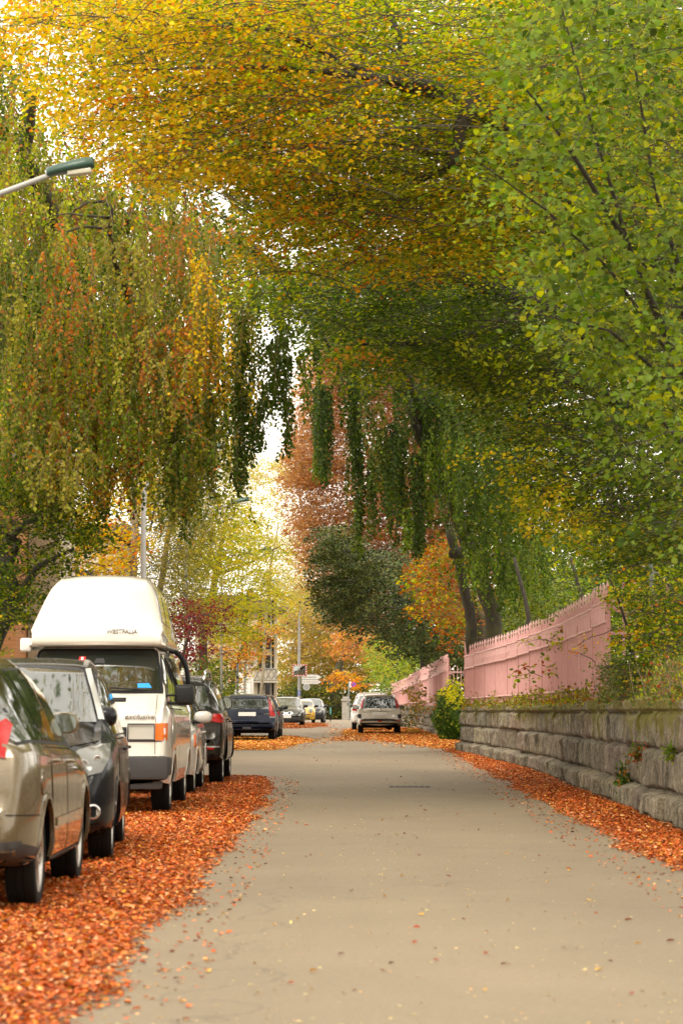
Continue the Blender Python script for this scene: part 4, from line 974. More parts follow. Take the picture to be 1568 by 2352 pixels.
# 5. dark SUV seen from behind
P5 = PT('charcoal_brown_paint', (.022, .019, .015), .1, .24, dirt=.2)
c = Car('parked_suv', 'dark charcoal off roader seen from behind with chrome roof rails', 'suv', -2.72, 41.25, False, 4.5, .93,
        [(0, .70), (.09, .74), (.12, 1.05), (.2, 1.14), (.5, 1.58), (.85, 1.66), (2.0, 1.69), (2.7, 1.62), (3.4, 1.14), (4.1, 1.0), (4.42, .82), (4.5, .6)],
        [(0, 1.10), (.6, 1.12), (2.7, 1.04), (3.3, 1.02), (4.5, .88)], [(0, .66), (2.7, .66), (4.5, .66)], [(0, .40), (.6, .32), (3.8, .30), (4.5, .34)], [(.92, .36), (3.56, .36)], P5, tail=.12)
c.win(.45, 1.1); c.win(1.2, 2.05, frame=M['chrome']); c.win(2.12, 3.15, frame=M['chrome']); c.door(1.2, 2.08, sill=.38); c.door(2.11, 3.2, sill=.38); c.arch(M['black_plastic'], w=.06)
c.panel('rear_window', 'R', [(-.72, 1.16), (.72, 1.16), (.62, 1.52), (-.62, 1.52)], M['glass'], .007)
c.panel('tail_light', 'R', [(.74, .98), (.87, .96), (.87, 1.08), (.76, 1.10)], M['lamp_red'], .014, mirror=True); c.panel('tail_light_side', 'S', [(.04, .93), (.34, 1.03), (.28, 1.09), (.05, 1.10)], M['lamp_red'], .014, mirror=True, res=.05)
c.panel('bumper_trim', 'R', rect(-.86, .86, .585, .61), M['satin'], .014); c.panel('reflector', 'R', rect(.64, .78, .555, .585), M['lamp_red'], .014, mirror=True); c.panel('lower_bumper', 'R', rect(-.86, .86, .40, .5), M['black_plastic'], .010); c.panel('number_plate', 'R', rect(-.26, .26, .84, .95), M['plate'], .012)
c.mirror(3.0, P5, z=1.26, w=.095, h=.11, xm=.85)
bm = bmesh.new()
for sg in (-1, 1):
    tube(bm, [(sg*.60, .55, 1.60), (sg*.60, .62, 1.70), (sg*.60, .85, 1.745), (sg*.60, 1.6, 1.775), (sg*.60, 2.3, 1.755), (sg*.60, 2.5, 1.66)], .024, 8)
from_bm('roof_rail', bm, M['chrome'], c.root, smooth=True)
# 6. dark blue estate seen from behind
P6 = PT('navy_paint', (.006, .010, .026), .0, .28, dirt=.12)
c = Car('parked_car', 'dark navy estate car seen from behind with tall red tail lights and number plate', 'car', -2.93, 84.0, False, 4.7, .90,
        [(0, .60), (.12, .64), (.15, .96), (.22, 1.0), (.55, 1.38), (.9, 1.45), (2.4, 1.47), (3.0, 1.38), (3.7, .98), (4.4, .84), (4.63, .7), (4.7, .5)],
        [(0, .95), (.6, .97), (3.3, .93), (4.7, .76)], [(0, .64), (3, .63), (4.7, .62)], [(0, .36), (.6, .26), (4, .22), (4.7, .26)], [(1.0, .32), (3.76, .32)], P6, tail=.1)
c.win(.5, 1.3); c.win(1.38, 2.3); c.win(2.36, 3.4); c.door(1.4, 2.32); c.door(2.35, 3.4); c.arch(); c.mirror(3.15, P6, z=1.0)
rw = c.panel('rear_window', 'R', [(-.70, 1.02), (.70, 1.02), (.69, 1.08), (.585, 1.385), (-.585, 1.385), (-.69, 1.08)], M['glass_far'], .007)
c.panel('tail_light', 'R', [(.70, .80), (.86, .79), (.845, .98), (.74, 1.18), (.665, 1.40), (.61, 1.40), (.67, 1.18), (.73, .99)], M['lamp_red'], .014, mirror=True); c.panel('indicator', 'R', rect(.70, .85, .735, .79), M['lamp_clear'], .014, mirror=True)
c.panel('tailgate_gap', 'R', rect(-.71, .71, .632, .642), M['seam'], .004); c.panel('number_plate', 'R', rect(-.27, .27, .80, .92), M['plate'], .014)
c.panel('handle_strip', 'R', rect(-.34, .34, .94, .965), P6, .022)
c.panel('bumper_strip', 'R', rect(-.84, .84, .52, .545), M['black_plastic'], .01); c.panel('tow_cover', 'R', rect(-.13, .13, .40, .46), M['grey_plastic'], .02)
text_mesh('model_lettering', 'V70', .075, M['chrome'], c.root, (.60, .125, .86), (math.pi/2, 0, 0), .003, sx=1.3)
bm = bmesh.new(); tube(bm, [(0, .16, 1.05), (.38, .21, 1.06)], .01, 5); from_bm('rear_wiper', bm, M['black_plastic'], rw[0]); c.panel('roof_spoiler', 'T', [(-.6, .5), (.6, .5), (.58, .66), (-.58, .66)], P6, .02)
bm = bmesh.new()
for (hx, hz_, ww) in ((-.42, 1.15, .13), (.42, 1.15, .13), (0, 1.08, .12)):
    h = c.bvh.ray_cast(Vector((hx, -3, hz_)), Vector((0, 1, 0)))
c_v70 = c
# 7. dark car ahead of it
P7 = PT('dark_grey_paint', (.02, .022, .025), .1, .28)
c = Car('parked_car', 'dark grey car peeping out just ahead of the navy estate', 'car', -2.86, 90.3, False, 4.2, .86,
        [(0, .6), (.1, .64), (.13, 1.0), (.5, 1.38), (.9, 1.44), (2.2, 1.46), (2.8, 1.36), (3.4, .98), (4.0, .84), (4.2, .5)], [(0, .94), (3.2, .92), (4.2, .74)], [(0, .58), (4.2, .6)], [(0, .32), (.5, .24), (4.2, .26)], [(.8, .31), (3.4, .31)], P7)
c.panel('rear_window', 'R', [(-.62, 1.02), (.62, 1.02), (.52, 1.34), (-.52, 1.34)], M['glass'], .007); c.panel('tail_light', 'R', [(.6, .78), (.8, .78), (.78, 1.0), (.66, 1.0)], M['lamp_red'], .012, mirror=True)
c.win(.5, 1.2); c.win(1.25, 2.0); c.win(2.05, 3.1); c.door(1.25, 2.02); c.door(2.05, 3.1); c.mirror(2.85, P7, z=1.04); c.panel('number_plate', 'R', rect(-.26, .26, .76, .87), M['plate'], .012)
# 8. grey saloon with twin oval grille, facing
P8 = PT('gunmetal_paint', (.06, .063, .06), .5, .26)
c = Car('parked_car', 'metallic gunmetal saloon facing us with twin oval chrome ringed grille', 'car', -2.80, 137.0, True, 4.8, .925,
        [(0, .6), (.1, .95), (.2, 1.05), (.9, 1.10), (1.6, 1.40), (2.3, 1.47), (2.8, 1.42), (3.6, 1.0), (4.4, .84), (4.7, .72), (4.8, .52)], [(0, .95), (3.5, .92), (4.3, .80), (4.8, .70)], [(0, .6), (4.8, .66)], [(0, .3), (.5, .2), (4.2, .18), (4.8, .22)], [(.95, .33), (3.95, .33)], P8, nose=.2)
c.panel('windscreen', 'F', [(-.74, 1.01), (.74, 1.01), (.60, 1.38), (-.60, 1.38)], M['glass_far'], .006); c.win(1.2, 2.1); c.win(2.15, 3.3); c.door(1.3, 2.2); c.door(2.23, 3.4); c.mirror(3.1, M['black_plastic'], z=1.02); c.arch()
for sg in (1, -1):
    ov = [(sg*(.17+.135*math.cos(t)+.02*math.sin(t)), .665+.075*math.sin(t)) for t in np.linspace(0, 6.1, 20)]; ov2 = [(sg*.17+(x-sg*.17)*.8, .665+(z-.665)*.76) for x, z in ov]
    c.panel('grille_ring', 'F', ov, M['chrome'], .010); c.panel('grille', 'F', ov2, M['black_plastic'], .016)
hl = c.panel('headlight', 'F', [(.46, .64), (.62, .60), (.83, .68), (.86, .76), (.72, .73), (.50, .70)], M['lamp_clear'], .012, mirror=True, res=.04)
c.panel('lamp_eye', 'F', [(.66+.05*math.cos(t), .672+.045*math.sin(t)) for t in np.linspace(0, 5.9, 12)], M['black_plastic'], .02, mirror=True)
c.panel('lower_intake', 'F', [(-.62, .24), (.62, .24), (.58, .36), (-.58, .36)], M['black_plastic'], .008); c.panel('number_plate', 'F', rect(-.26, .26, .43, .54), M['plate'], .014)
# 9. yellow mini style car, facing
P9 = PT('yellow_paint', (.62, .36, .02), .0, .25, dirt=.06)
c = Car('parked_car', 'small yellow car with round headlights and dark roof line, facing us between two dark cars', 'car', -2.40, 162, True, 3.65, .845,
        [(0, .5), (.05, .95), (.2, 1.3), (.6, 1.39), (2.0, 1.41), (2.35, 1.34), (2.8, .99), (3.4, .88), (3.6, .74), (3.65, .52)], [(0, .95), (2.8, .93), (3.4, .82), (3.65, .70)], [(0, .6), (3.65, .62)], [(0, .28), (.5, .2), (3.65, .2)], [(.55, .31), (3.02, .31)], P9, nose=.2)
c.panel('windscreen', 'F', [(-.66, 1.0), (.66, 1.0), (.58, 1.32), (-.58, 1.32)], M['glass'], .006); c.win(.4, 1.3); c.win(1.35, 2.6); c.mirror(2.4, M['black_plastic'], z=1.03); c.arch(M['black_plastic'], w=.05)
c.panel('headlight', 'F', [(.56+.12*math.cos(t), .76+.13*math.sin(t)) for t in np.linspace(0, 6.0, 18)], M['lamp_clear'], .014, mirror=True, res=.05); c.panel('grille', 'F', [(-.36, .56), (.36, .56), (.34, .70), (-.34, .70)], M['chrome'], .01)
c.panel('bumper_bar', 'F', rect(-.74, .74, .42, .46), M['chrome'], .014); c.panel('lower_intake', 'F', rect(-.5, .5, .26, .36), M['black_plastic'], .01); c.panel('roof_edge', 'T', [(-.56, 1.9), (.56, 1.9), (.56, 2.3), (-.56, 2.3)], M['sign_white'], .01); c.door(1.35, 2.45)
# 10. last dark hatchback
P10 = PT('dark_slate_paint', (.018, .02, .025), .0, .22)
c = Car('parked_car', 'last dark hatchback of the left row, facing us nearest the junction hedge', 'car', -1.80, 167.5, True, 4.0, .87,
        [(0, .5), (.06, .95), (.3, 1.38), (.8, 1.46), (2.1, 1.49), (2.5, 1.42), (3.1, 1.04), (3.7, .88), (3.92, .74), (4.0, .5)], [(0, .96), (3.0, .95), (3.6, .84), (4.0, .70)], [(0, .58), (4.0, .62)], [(0, .28), (.5, .2), (4.0, .22)], [(.75, .31), (3.3, .31)], P10, yaw=R(-2), nose=.24)
c.panel('windscreen', 'F', [(-.68, 1.04), (.68, 1.04), (.55, 1.40), (-.55, 1.40)], M['glass_far'], .006); c.win(.6, 1.2); c.win(1.25, 1.95); c.win(2.0, 2.9); c.mirror(2.7, P10, z=1.04); c.arch(); c.door(1.2, 1.95); c.door(2, 2.9)
c.panel('headlight', 'F', [(.46, .62), (.62, .63), (.84, .86), (.80, .92), (.62, .80)], M['lamp_clear'], .014, mirror=True, res=.05); c.panel('grille', 'F', rect(-.36, .36, .60, .66), M['chrome'], .01); c.panel('grille_mesh', 'F', rect(-.38, .38, .66, .74), M['black_plastic'], .01); c.panel('lower_intake', 'F', rect(-.6, .6, .26, .44), M['black_plastic'], .01)
c.panel('number_plate', 'F', rect(-.26, .26, .48, .58), M['plate'], .014)
# 11. silver estate on the right seen from behind
P11 = PT('silver_paint', (.42, .37, .30), .55, .3, dirt=.15)
c = Car('parked_car', 'silver estate car on the right side seen from behind with slanted red tail lights', 'car', 1.42, 101.2, False, 4.03, .835,
        [(0, .56), (.12, .60), (.15, .92), (.22, 1.0), (.62, 1.40), (1.0, 1.46), (2.2, 1.46), (2.7, 1.36), (3.3, .98), (3.8, .84), (4.0, .7), (4.03, .5)], [(0, .95), (3.1, .92), (4.03, .74)], [(0, .60), (2, .60), (4.03, .6)], [(0, .34), (.5, .24), (4.03, .26)], [(.82, .30), (3.26, .30)], P11, tail=.1)
c.win(.55, 1.2); c.win(1.25, 1.95); c.win(2.0, 3.0); c.door(1.25, 1.98); c.door(2.0, 3.0); c.arch(); c.mirror(2.75, M['black_plastic'], z=1.02, w=.12)
c.panel('rear_window', 'R', [(-.63, .985), (.63, .985), (.56, 1.40), (.4, 1.415), (-.4, 1.415), (-.56, 1.40)], M['glass_far'], .007)
c.panel('tail_light', 'R', [(.64, .98), (.765, .98), (.75, 1.05), (.60, 1.41), (.55, 1.41), (.57, 1.35)], M['lamp_red'], .014, mirror=True)
c.panel('lower_lamp', 'R', [(.68, .62), (.81, .62), (.81, .76), (.68, .76)], M['black_plastic'], .016, mirror=True); c.panel('plate_recess', 'R', [(-.27, .68), (.27, .68), (.36, .86), (-.36, .86)], P11, .012); c.panel('plate_shadow_gap', 'R', rect(-.32, .32, .845, .853), M['seam'], .018)
c.panel('number_plate', 'R', rect(-.26, .26, .715, .83), M['plate'], .022); c.panel('tailgate_gap', 'R', rect(-.57, .57, .563, .577), M['seam'], .005); c.panel('bumper_strip', 'R', rect(-.80, .80, .46, .475), P11, .02)
c.panel('fog_lamp', 'R', [(.08*math.cos(t), .505+.028*math.sin(t)) for t in np.linspace(0, 6, 14)], M['lamp_red'], .02); c.panel('reflector', 'R', rect(.62, .73, .505, .53), M['lamp_red'], .02, mirror=True)
c.panel('oval_sticker', 'R', [(.52+.075*math.cos(t), .70+.055*math.sin(t)) for t in np.linspace(0, 6.1, 18)], M['sign_white'], .01); text_mesh('sticker_lettering', 'CH', .075, M['ink'], c.root, (.52, .118, .70), (math.pi/2, 0, 0), .003, bold=.001)
bm = bmesh.new(); bx(bm, (0, .142, .91), (.05, .02, .07), bev=.01); bx(bm, (-.02, .14, .885), (.02, .02, .04)); bx(bm, (.025, .14, .885), (.015, .02, .04)); from_bm('emblem', bm, M['chrome'], c.root)
bm = bmesh.new()
for sg in (-1, 1): tube(bm, [(sg*.56, .7, 1.40), (sg*.56, .8, 1.50), (sg*.56, 2.2, 1.51), (sg*.56, 2.35, 1.42)], .018, 6)
from_bm('roof_rail', bm, M['chrome'], c.root); bm = bmesh.new(); tube(bm, [(.08, .95, 1.48), (.08, .85, 1.62)], .008, 5); from_bm('aerial', bm, M['black_plastic'], c.root)
# 12. white car ahead on the right
c = Car('parked_car', 'white car half hidden in front of the silver estate on the right', 'car', 1.26, 112.0, False, 4.3, .87,
        [(0, .66), (.1, .7), (.13, 1.0), (.55, 1.5), (.9, 1.57), (2.2, 1.59), (2.8, 1.5), (3.5, 1.04), (4.1, .9), (4.3, .6)], [(0, 1.0), (3.2, .98), (4.3, .8)], [(0, .60), (4.3, .62)], [(0, .34), (.5, .28), (4.3, .3)], [(.8, .33), (3.45, .33)], P4)
c.win(.5, 1.2); c.win(1.25, 2.1); c.win(2.15, 3.2); c.door(1.25, 2.12); c.door(2.15, 3.2); c.mirror(2.95, M['black_plastic'], z=1.1); c.arch()
c.panel('rear_window', 'R', [(-.62, 1.1), (.62, 1.1), (.5, 1.46), (-.5, 1.46)], M['glass'], .007); c.panel('tail_light', 'R', [(.62, .85), (.82, .85), (.78, 1.1), (.66, 1.1)], M['lamp_red'], .012, mirror=True); c.panel('number_plate', 'R', rect(-.26, .26, .8, .9), M['plate'], .012)
# ---------------------------------------------------------------- foliage tools
def norm(a): return a/np.maximum(np.linalg.norm(a, axis=-1, keepdims=True), 1e-9)
SHAPES = {
 'oval': (np.array([(0, 0, 0), (.34, .26, .07), (.33, .66, .05), (0, 1, -.06), (-.33, .66, .05), (-.34, .26, .07)]), np.array([(0, 1, 2, 3), (0, 3, 4, 5)])),
 'round': (np.array([(0, 0, 0), (.38, .22, .07), (.40, .60, .04), (0, 1, -.08), (-.40, .60, .04), (-.38, .22, .07)]), np.array([(0, 1, 2, 3), (0, 3, 4, 5)])),
 'kite': (np.array([(0, 0, 0), (.36, .5, .08), (0, 1, -.04), (-.36, .5, .08)]), np.array([(0, 1, 2, 3)])),
 'needle': (np.array([(0, 0, 0), (.10, .4, .0), (0, 1, 0), (-.10, .4, .0)]), np.array([(0, 1, 2, 3)])),
 'curl': (np.array([(0, 0, 0), (.30, .25, .22), (.30, .70, .26), (0, 1, .14), (-.30, .70, .20), (-.28, .28, .16)]), np.array([(0, 1, 2, 3), (0, 3, 4, 5)])),
}
def leaves_mesh(name, pos, d, n, size, col, mat, parent=None, shape='oval'):
    T, Fc = SHAPES[shape]; K = len(T)
    d = norm(d); s = norm(np.cross(d, n)); n = np.cross(s, d)
    V = pos[:, None, :] + size[:, None, None]*(T[None, :, 0:1]*s[:, None, :]+T[None, :, 1:2]*d[:, None, :]+T[None, :, 2:3]*n[:, None, :])
    F = (Fc[None]+(np.arange(len(pos))*K)[:, None, None]).reshape(-1, 4)
    return quads_mesh(name, V.reshape(-1, 3), F, mat, parent, np.repeat(col, len(Fc), axis=0))
def inpoly(px, py, poly):
    c = np.zeros(len(px), bool); n = len(poly)
    for i in range(n):
        x1, y1 = poly[i]; x2, y2 = poly[(i+1) % n]
        if y1 == y2: continue
        c ^= ((y1 > py) != (y2 > py)) & (px < (x2-x1)*(py-y1)/(y2-y1)+x1)
    return c
def sample(poly, n, rg, clump=0.0, seed=0):
    xs = [p[0] for p in poly]; ys = [p[1] for p in poly]; out = np.zeros((0, 2))
    while len(out) < n:
        x = rg.uniform(min(xs), max(xs), n*2+50); y = rg.uniform(min(ys), max(ys), n*2+50)
        k = inpoly(x, y, poly)
        if clump: k &= rg.uniform(0, 1, len(x)) < np.clip((fbm(x/90+seed, y/60, 3, seed)-.47+.5*(1-clump))*4+.5, 1-clump, 1)
        out = np.vstack([out, np.stack([x[k], y[k]], 1)])
    return out[:n]
def parea(poly):
    a = 0
    for i in range(len(poly)): x1, y1 = poly[i]; x2, y2 = poly[(i+1) % len(poly)]; a += x1*y2-x2*y1
    return abs(a)/2
def tubes_np(P, rad, k=3):
    """P (S,m,3) polylines, rad (S,m) -> verts, quads"""
    S, m, _ = P.shape
    d = norm(np.gradient(P, axis=1)); up = np.zeros_like(d); up[..., 2] = 1; up[np.abs(d[..., 2]) > .9] = (1, 0, 0)
    a = norm(np.cross(d, up)); b = np.cross(a, d)
    ang = np.arange(k)*2*math.pi/k
    V = P[:, :, None, :]+rad[:, :, None, None]*(np.cos(ang)[None, None, :, None]*a[:, :, None, :]+np.sin(ang)[None, None, :, None]*b[:, :, None, :])
    I = np.arange(S*m*k).reshape(S, m, k)
    F = np.stack([I[:, :-1, :], np.roll(I, -1, 2)[:, :-1, :], np.roll(I, -1, 2)[:, 1:, :], I[:, 1:, :]], -1).reshape(-1, 4)
    return V.reshape(-1, 3), F
def pick(pal, n, rg, spread=.16, base=None, keep=.6):
    w = np.array([p[0] for p in pal], float); w /= w.sum(); C = np.array([lin(*p[1]) for p in pal])
    i = rg.choice(len(pal), n, p=w)
    if base is not None: k = rg.uniform(0, 1, n) < keep; i = np.where(k, base, i)
    c = C[i]*(1+rg.normal(0, spread, (n, 1)))*(1+rg.normal(0, .07, (n, 3)))
    return np.clip(c, .004, .95)
Y_ = (198, 164, 38); YY = (208, 180, 52); O_ = (196, 118, 36); R_ = (150, 74, 32); G_ = (98, 116, 28); DG = (62, 82, 24); YG = (156, 160, 38); LG = (114, 134, 54); OL = (118, 116, 44)
class Tree:
    def __init__(s, name, label, cat, base, group=None, seed=0):
        s.root = empty(name, base, 0, label, cat, group); s.base = Vector(base); s.rg = np.random.default_rng(seed+100)
        s.L = {}; s.tw = []; s.seed = seed
    def trunk(s, pts, mat, name='trunk', n=12):
        """pts: (x_px, y_px, Y, radius_m)"""
        bm = bmesh.new(); P = [at(p[0], p[1], p[2])-s.base for p in pts]; Rr = [p[3] for p in pts]
        # subdivide with wobble
        Q = []; q = []; rg = random.Random(s.seed)
        for i in range(len(P)-1):
            for t in (0, .33, .66):
                v = P[i].lerp(P[i+1], t)
                if 0 < len(Q): v = v+Vector((rg.uniform(-1, 1), rg.uniform(-1, 1), 0))*Rr[i]*.35
                Q.append(v); q.append(Rr[i]+(Rr[i+1]-Rr[i])*t)
        Q.append(P[-1]); q.append(Rr[-1])
        tube(bm, Q, q, n); return from_bm(name, bm, mat, s.root, smooth=True)
    def add(s, shape, pos, d, n, size, col):
        s.L.setdefault(shape, []).append((pos, d, n, size, col))
    def spray(s, poly, Yr, cov, pal, size=.07, shape='oval', L=(.7, 1.5), nl=34, droop=.25, to=(-1, -.2), tilt=.25, clump=.55, keep=.6, width=.42, twig=.007, back=.5, n=None, jit=.45, edge=1.0):
        rg = s.rg; Ym = (Yr[0]+Yr[1])/2; px = size*FPX/Ym
        tot = cov*1.0*parea(poly)/(.19*px*px); S = n or max(6, int(tot/nl))
        q = sample(poly, S, rg, clump, s.seed); Y = rg.uniform(Yr[0], Yr[1], S)
        tip = at_np(q[:, 0], q[:, 1], Y); Ls = rg.uniform(L[0], L[1], S)
        az = math.atan2(to[1], to[0])+rg.normal(0, .75, S)
        d = np.stack([np.cos(az), np.sin(az), rg.normal(.06, tilt, S)], -1); d = norm(d)
        side = norm(np.stack([-d[:, 1], d[:, 0], rg.normal(0, .22, S)], -1))
        up = norm(np.cross(side, -d)); up[up[:, 2] < 0] *= -1
        base = tip-d*Ls[:, None]*.75
        a = rg.uniform(0, 1, (S, nl))**.8; b = rg.uniform(-1, 1, (S, nl))
        wd = np.sin(np.clip(a*.82+.14, 0, 1)*math.pi)**.7*width
        pos = base[:, None]+d[:, None]*(a*Ls[:, None])[..., None]+side[:, None]*(b*wd*Ls[:, None])[..., None]
        pos[..., 2] -= droop*(a**2+.5*np.abs(b*wd)**1.5*2)*Ls[:, None]
        pos += rg.normal(0, .022+size*.25, (S, nl, 3))
        ld = d[:, None]*.8+side[:, None]*(np.sign(b)*.8)[..., None]+rg.normal(0, jit, (S, nl, 3)); ld[..., 2] -= .25
        nr = up[:, None]+rg.normal(0, jit, (S, nl, 3))
        bi = rg.choice(len(pal), S, p=np.array([p[0] for p in pal])/sum(p[0] for p in pal))
        col = pick(pal, S*nl, rg, base=np.repeat(bi, nl), keep=keep)
        sz = size*rg.uniform(.6, 1.2, S*nl)
        b3 = np.array(s.base)
        s.add(shape, pos.reshape(-1, 3)-b3, ld.reshape(-1, 3), nr.reshape(-1, 3), sz, col)
        if twig:
            twig = twig*.62; kk = rg.uniform(0, 1, S) < .4; base, d, side, Ls = base[kk], d[kk], side[kk], Ls[kk]; S = int(kk.sum())
            t = np.linspace(-back, .95, 6)
            P = base[:, None]+d[:, None]*(t[None]*Ls[:, None])[..., None]; P[..., 2] -= droop*(np.maximum(t, 0)**2)[None]*Ls[:, None]; P[..., 2] -= (np.minimum(t, 0)**2*.15)[None]*Ls[:, None]
            P += rg.normal(0, .015, P.shape)
            s.tw.append((P-b3, np.linspace(1.7, .5, 6)[None]*twig*np.ones((S, 1))))
            # side twigs
            for sg in (-1, 1):
                for a0 in (.25, .55):
                    p0 = base+d*(a0*Ls)[:, None]; p0[:, 2] -= droop*a0*a0*Ls
                    p1 = p0+(d*.5+side*sg*.75)*(width*.9*Ls)[:, None]; p1[:, 2] -= droop*.4*Ls
                    s.tw.append((np.stack([p0, (p0+p1)/2+rg.normal(0, .02, p0.shape), p1], 1)-b3, np.array([[.8, .6, .35]])*twig*np.ones((S, 1))))
    def weep(s, cols, Yr, pal, size=.066, cov=3.0, Ls=(.9, 2.2), spread=.30, keep=.72, shape='oval', per=9, lean=0.0, step=.024, outr=.5):
        """cols: list of (x, ytop, ybottom) across the curtain"""
        rg = s.rg; Ym = (Yr[0]+Yr[1])/2; px = FPX/Ym
        xs = np.array([c[0] for c in cols], float); tp = np.array([c[1] for c in cols], float); bt = np.array([c[2] for c in cols], float)
        area = np.trapezoid(bt-tp, xs) if hasattr(np, 'trapezoid') else np.trapz(bt-tp, xs)
        mL = (Ls[0]+Ls[1])/2; per_strand = (mL/step)*.20*(size*px)**2
        nc = max(3, int(cov*area/per_strand/per)); b3 = np.array(s.base)
        for c in range(nc):
            while True:
                x = rg.uniform(xs[0], xs[-1]); t = np.interp(x, xs, tp); b = np.interp(x, xs, bt)
                if rg.uniform() < (b-t)/(bt-tp).max(): break
            Y = rg.uniform(*Yr); bi = rg.choice(len(pal), p=np.array([p[0] for p in pal])/sum(p[0] for p in pal))
            y0 = rg.uniform(t-60, b-.35*mL*px) if b-t > mL*px*.4 else t
            for k in range(per):
                L = rg.uniform(*Ls); L = min(L, max(.3, (b-y0)/px*rg.uniform(.82, 1.0)))
                p0 = np.array(at(x, y0, Y))+rg.normal(0, spread, 3)*np.array([1, 1, .6])
                n = int(L/step)+2; t_ = np.linspace(0, 1, n)
                az = rg.uniform(0, 6.28); out = np.array([math.cos(az)+lean, math.sin(az), 0])*rg.uniform(.1*outr, outr)
                P = p0[None]+out[None]*(1-np.exp(-3*t_))[:, None]; P[:, 2] -= L*t_**1.25
                P[:, :2] += np.cumsum(rg.normal(0, .004, (n, 2))+rg.normal(0, .0022, (1, 2))*np.sin(t_*rg.uniform(3, 8)+rg.uniform(0, 6))[:, None]*2, 0)
                s.tw.append(((P[::max(1, n//7)][:8] if n >= 8 else P[[0]*8])[None]-b3 if len(P[::max(1, n//7)]) >= 8 else np.repeat(P[-1:], 8, 0)[None]-b3, np.linspace(.005, .0016, 8)[None]))
                o = rg.normal(0, 1, (n, 3)); o[:, 2] *= .3
                ld = o*.8; ld[:, 2] -= .9
                nr = rg.normal(0, 1, (n, 3)); nr[:, 2] += .3
                s.add(shape, P+norm(o)*.02-b3, ld, nr, size*rg.uniform(.65, 1.2, n), pick(pal, n, rg, base=np.full(n, bi), keep=keep))
    def build(s, mat=None, twigmat=None, crown='crown'):
        for sh, parts in s.L.items():
            A = [np.concatenate([p[i] for p in parts]) for i in range(5)]
            leaves_mesh(crown if sh == list(s.L)[0] else 'leaf_cluster', *A, mat or M['leaf'], s.root, sh)
        if s.tw:
            V = []; F = []; o = 0
            for P, r in s.tw:
                v, f = tubes_np(P, r*np.ones(P.shape[:2])); V.append(v); F.append(f+o); o += len(v)
            quads_mesh('twigs', np.concatenate(V), np.concatenate(F), twigmat or M['twig'], s.root)
        return s.root
NL = 0
# ---- great beech over the road
t = Tree('beech_tree', 'great beech arching over the road with yellow and orange leaves at top left', 'tree', (7.5, 36, 1.1), seed=1)
t.trunk([(2080, 1650, 36, .5), (1900, 1100, 36, .42), (1560, 620, 35.5, .33), (1250, 380, 35, .24), (1050, 215, 34, .15)], M['bark_dark'])
for L_ in ([(1050, 215, 33, .10), (950, 190, 31, .06), (760, 165, 29.6, .04), (560, 152, 29.5, .025), (330, 160, 29.5, .01)],
           [(1060, 230, 33, .08), (920, 200, 31, .05), (760, 130, 29.6, .035), (640, 70, 29.4, .022), (430, 40, 29.4, .01)],
           [(1250, 380, 35, .15), (1080, 230, 31, .11), (1050, 330, 31, .06), (1035, 380, 31, .045), (930, 430, 33.5, .04), (720, 470, 33, .015)],
           [(950, 190, 33, .07), (905, 60, 33, .05), (860, -60, 33, .03)],
           [(1035, 360, 34, .06), (900, 330, 33, .04), (700, 330, 32, .02), (480, 350, 31, .01)]):
    t.trunk(L_, M['bark_dark'], 'limb', 8)
pa = [(40, Y_), (24, YY), (10, O_), (18, YG), (8, G_)]
t.spray([(-60, -60), (700, -60), (760, 120), (800, 330), (560, 380), (430, 400), (290, 385), (170, 270), (90, 190), (-60, 110)], (28.5, 35), 3.3, pa, size=.062, nl=36, tilt=.22)
t.spray([(380, -40), (760, -60), (830, 330), (560, 400), (420, 300)], (28.2, 34), 1.9, [(6, YG), (2.5, Y_), (5, G_), (.4, O_)], size=.06, jit=.3, tilt=.2)
t.spray([(480, 380), (820, 330), (830, 520), (560, 480)], (30, 36), 2.6, [(3, Y_), (1, O_), (4, YG), (3, G_)], size=.062)
t.spray([(700, -60), (1600, -60), (1600, 520), (1150, 620), (790, 430), (730, 120)], (30, 39), 3.4, [(30, G_), (46, YG), (14, Y_), (2, O_), (4, DG)], size=.062, jit=.3, tilt=.16, clump=.7)
t.spray([(540, 470), (860, 420), (1110, 400), (1140, 570), (930, 620), (560, 610)], (31, 37), 2.8, [(28, Y_), (6, O_), (1, R_), (40, YG), (22, G_)], size=.062, jit=.3, tilt=.16, clump=.7)
t.build()
# ---- green beech below it
t = Tree('beech_tree', 'dark green beech hanging over the middle of the road below the yellow crown', 'tree', (8.0, 42, 1.1), seed=2)
t.trunk([(1965, 1650, 42, .4), (1800, 1100, 42, .33), (1500, 850, 41.5, .25), (1250, 700, 41, .15), (1060, 640, 40, .09), (900, 600, 39, .04), (760, 600, 38, .02)], M['bark_dark'])
t.trunk([(1250, 700, 41, .12), (1100, 760, 40, .07), (980, 790, 39, .04), (820, 790, 38, .02)], M['bark_dark'], 'limb', 8)
t.spray([(555, 600), (800, 560), (1150, 590), (1260, 800), (1120, 860), (860, 800), (745, 745), (660, 700), (570, 665)], (37, 44), 4.6, [(5, DG), (4, G_), (1.2, YG)], size=.07, tilt=.18, droop=.35, jit=.25, clump=.7)
t.spray([(555, 590), (700, 600), (740, 690), (640, 710), (560, 660)], (36, 39), 1.5, [(3, G_), (3, YG), (1, DG)], size=.075, droop=.3)
t.spray([(700, 760), (830, 770), (960, 830), (900, 870), (730, 830)], (37, 41), 1.5, [(3, G_), (3, YG)], size=.075, droop=.3)
t.spray([(790, 790), (850, 760), (860, 800), (810, 830)], (36, 37), .35, [(1, (170, 116, 42))], size=.07, n=3)
t.build()
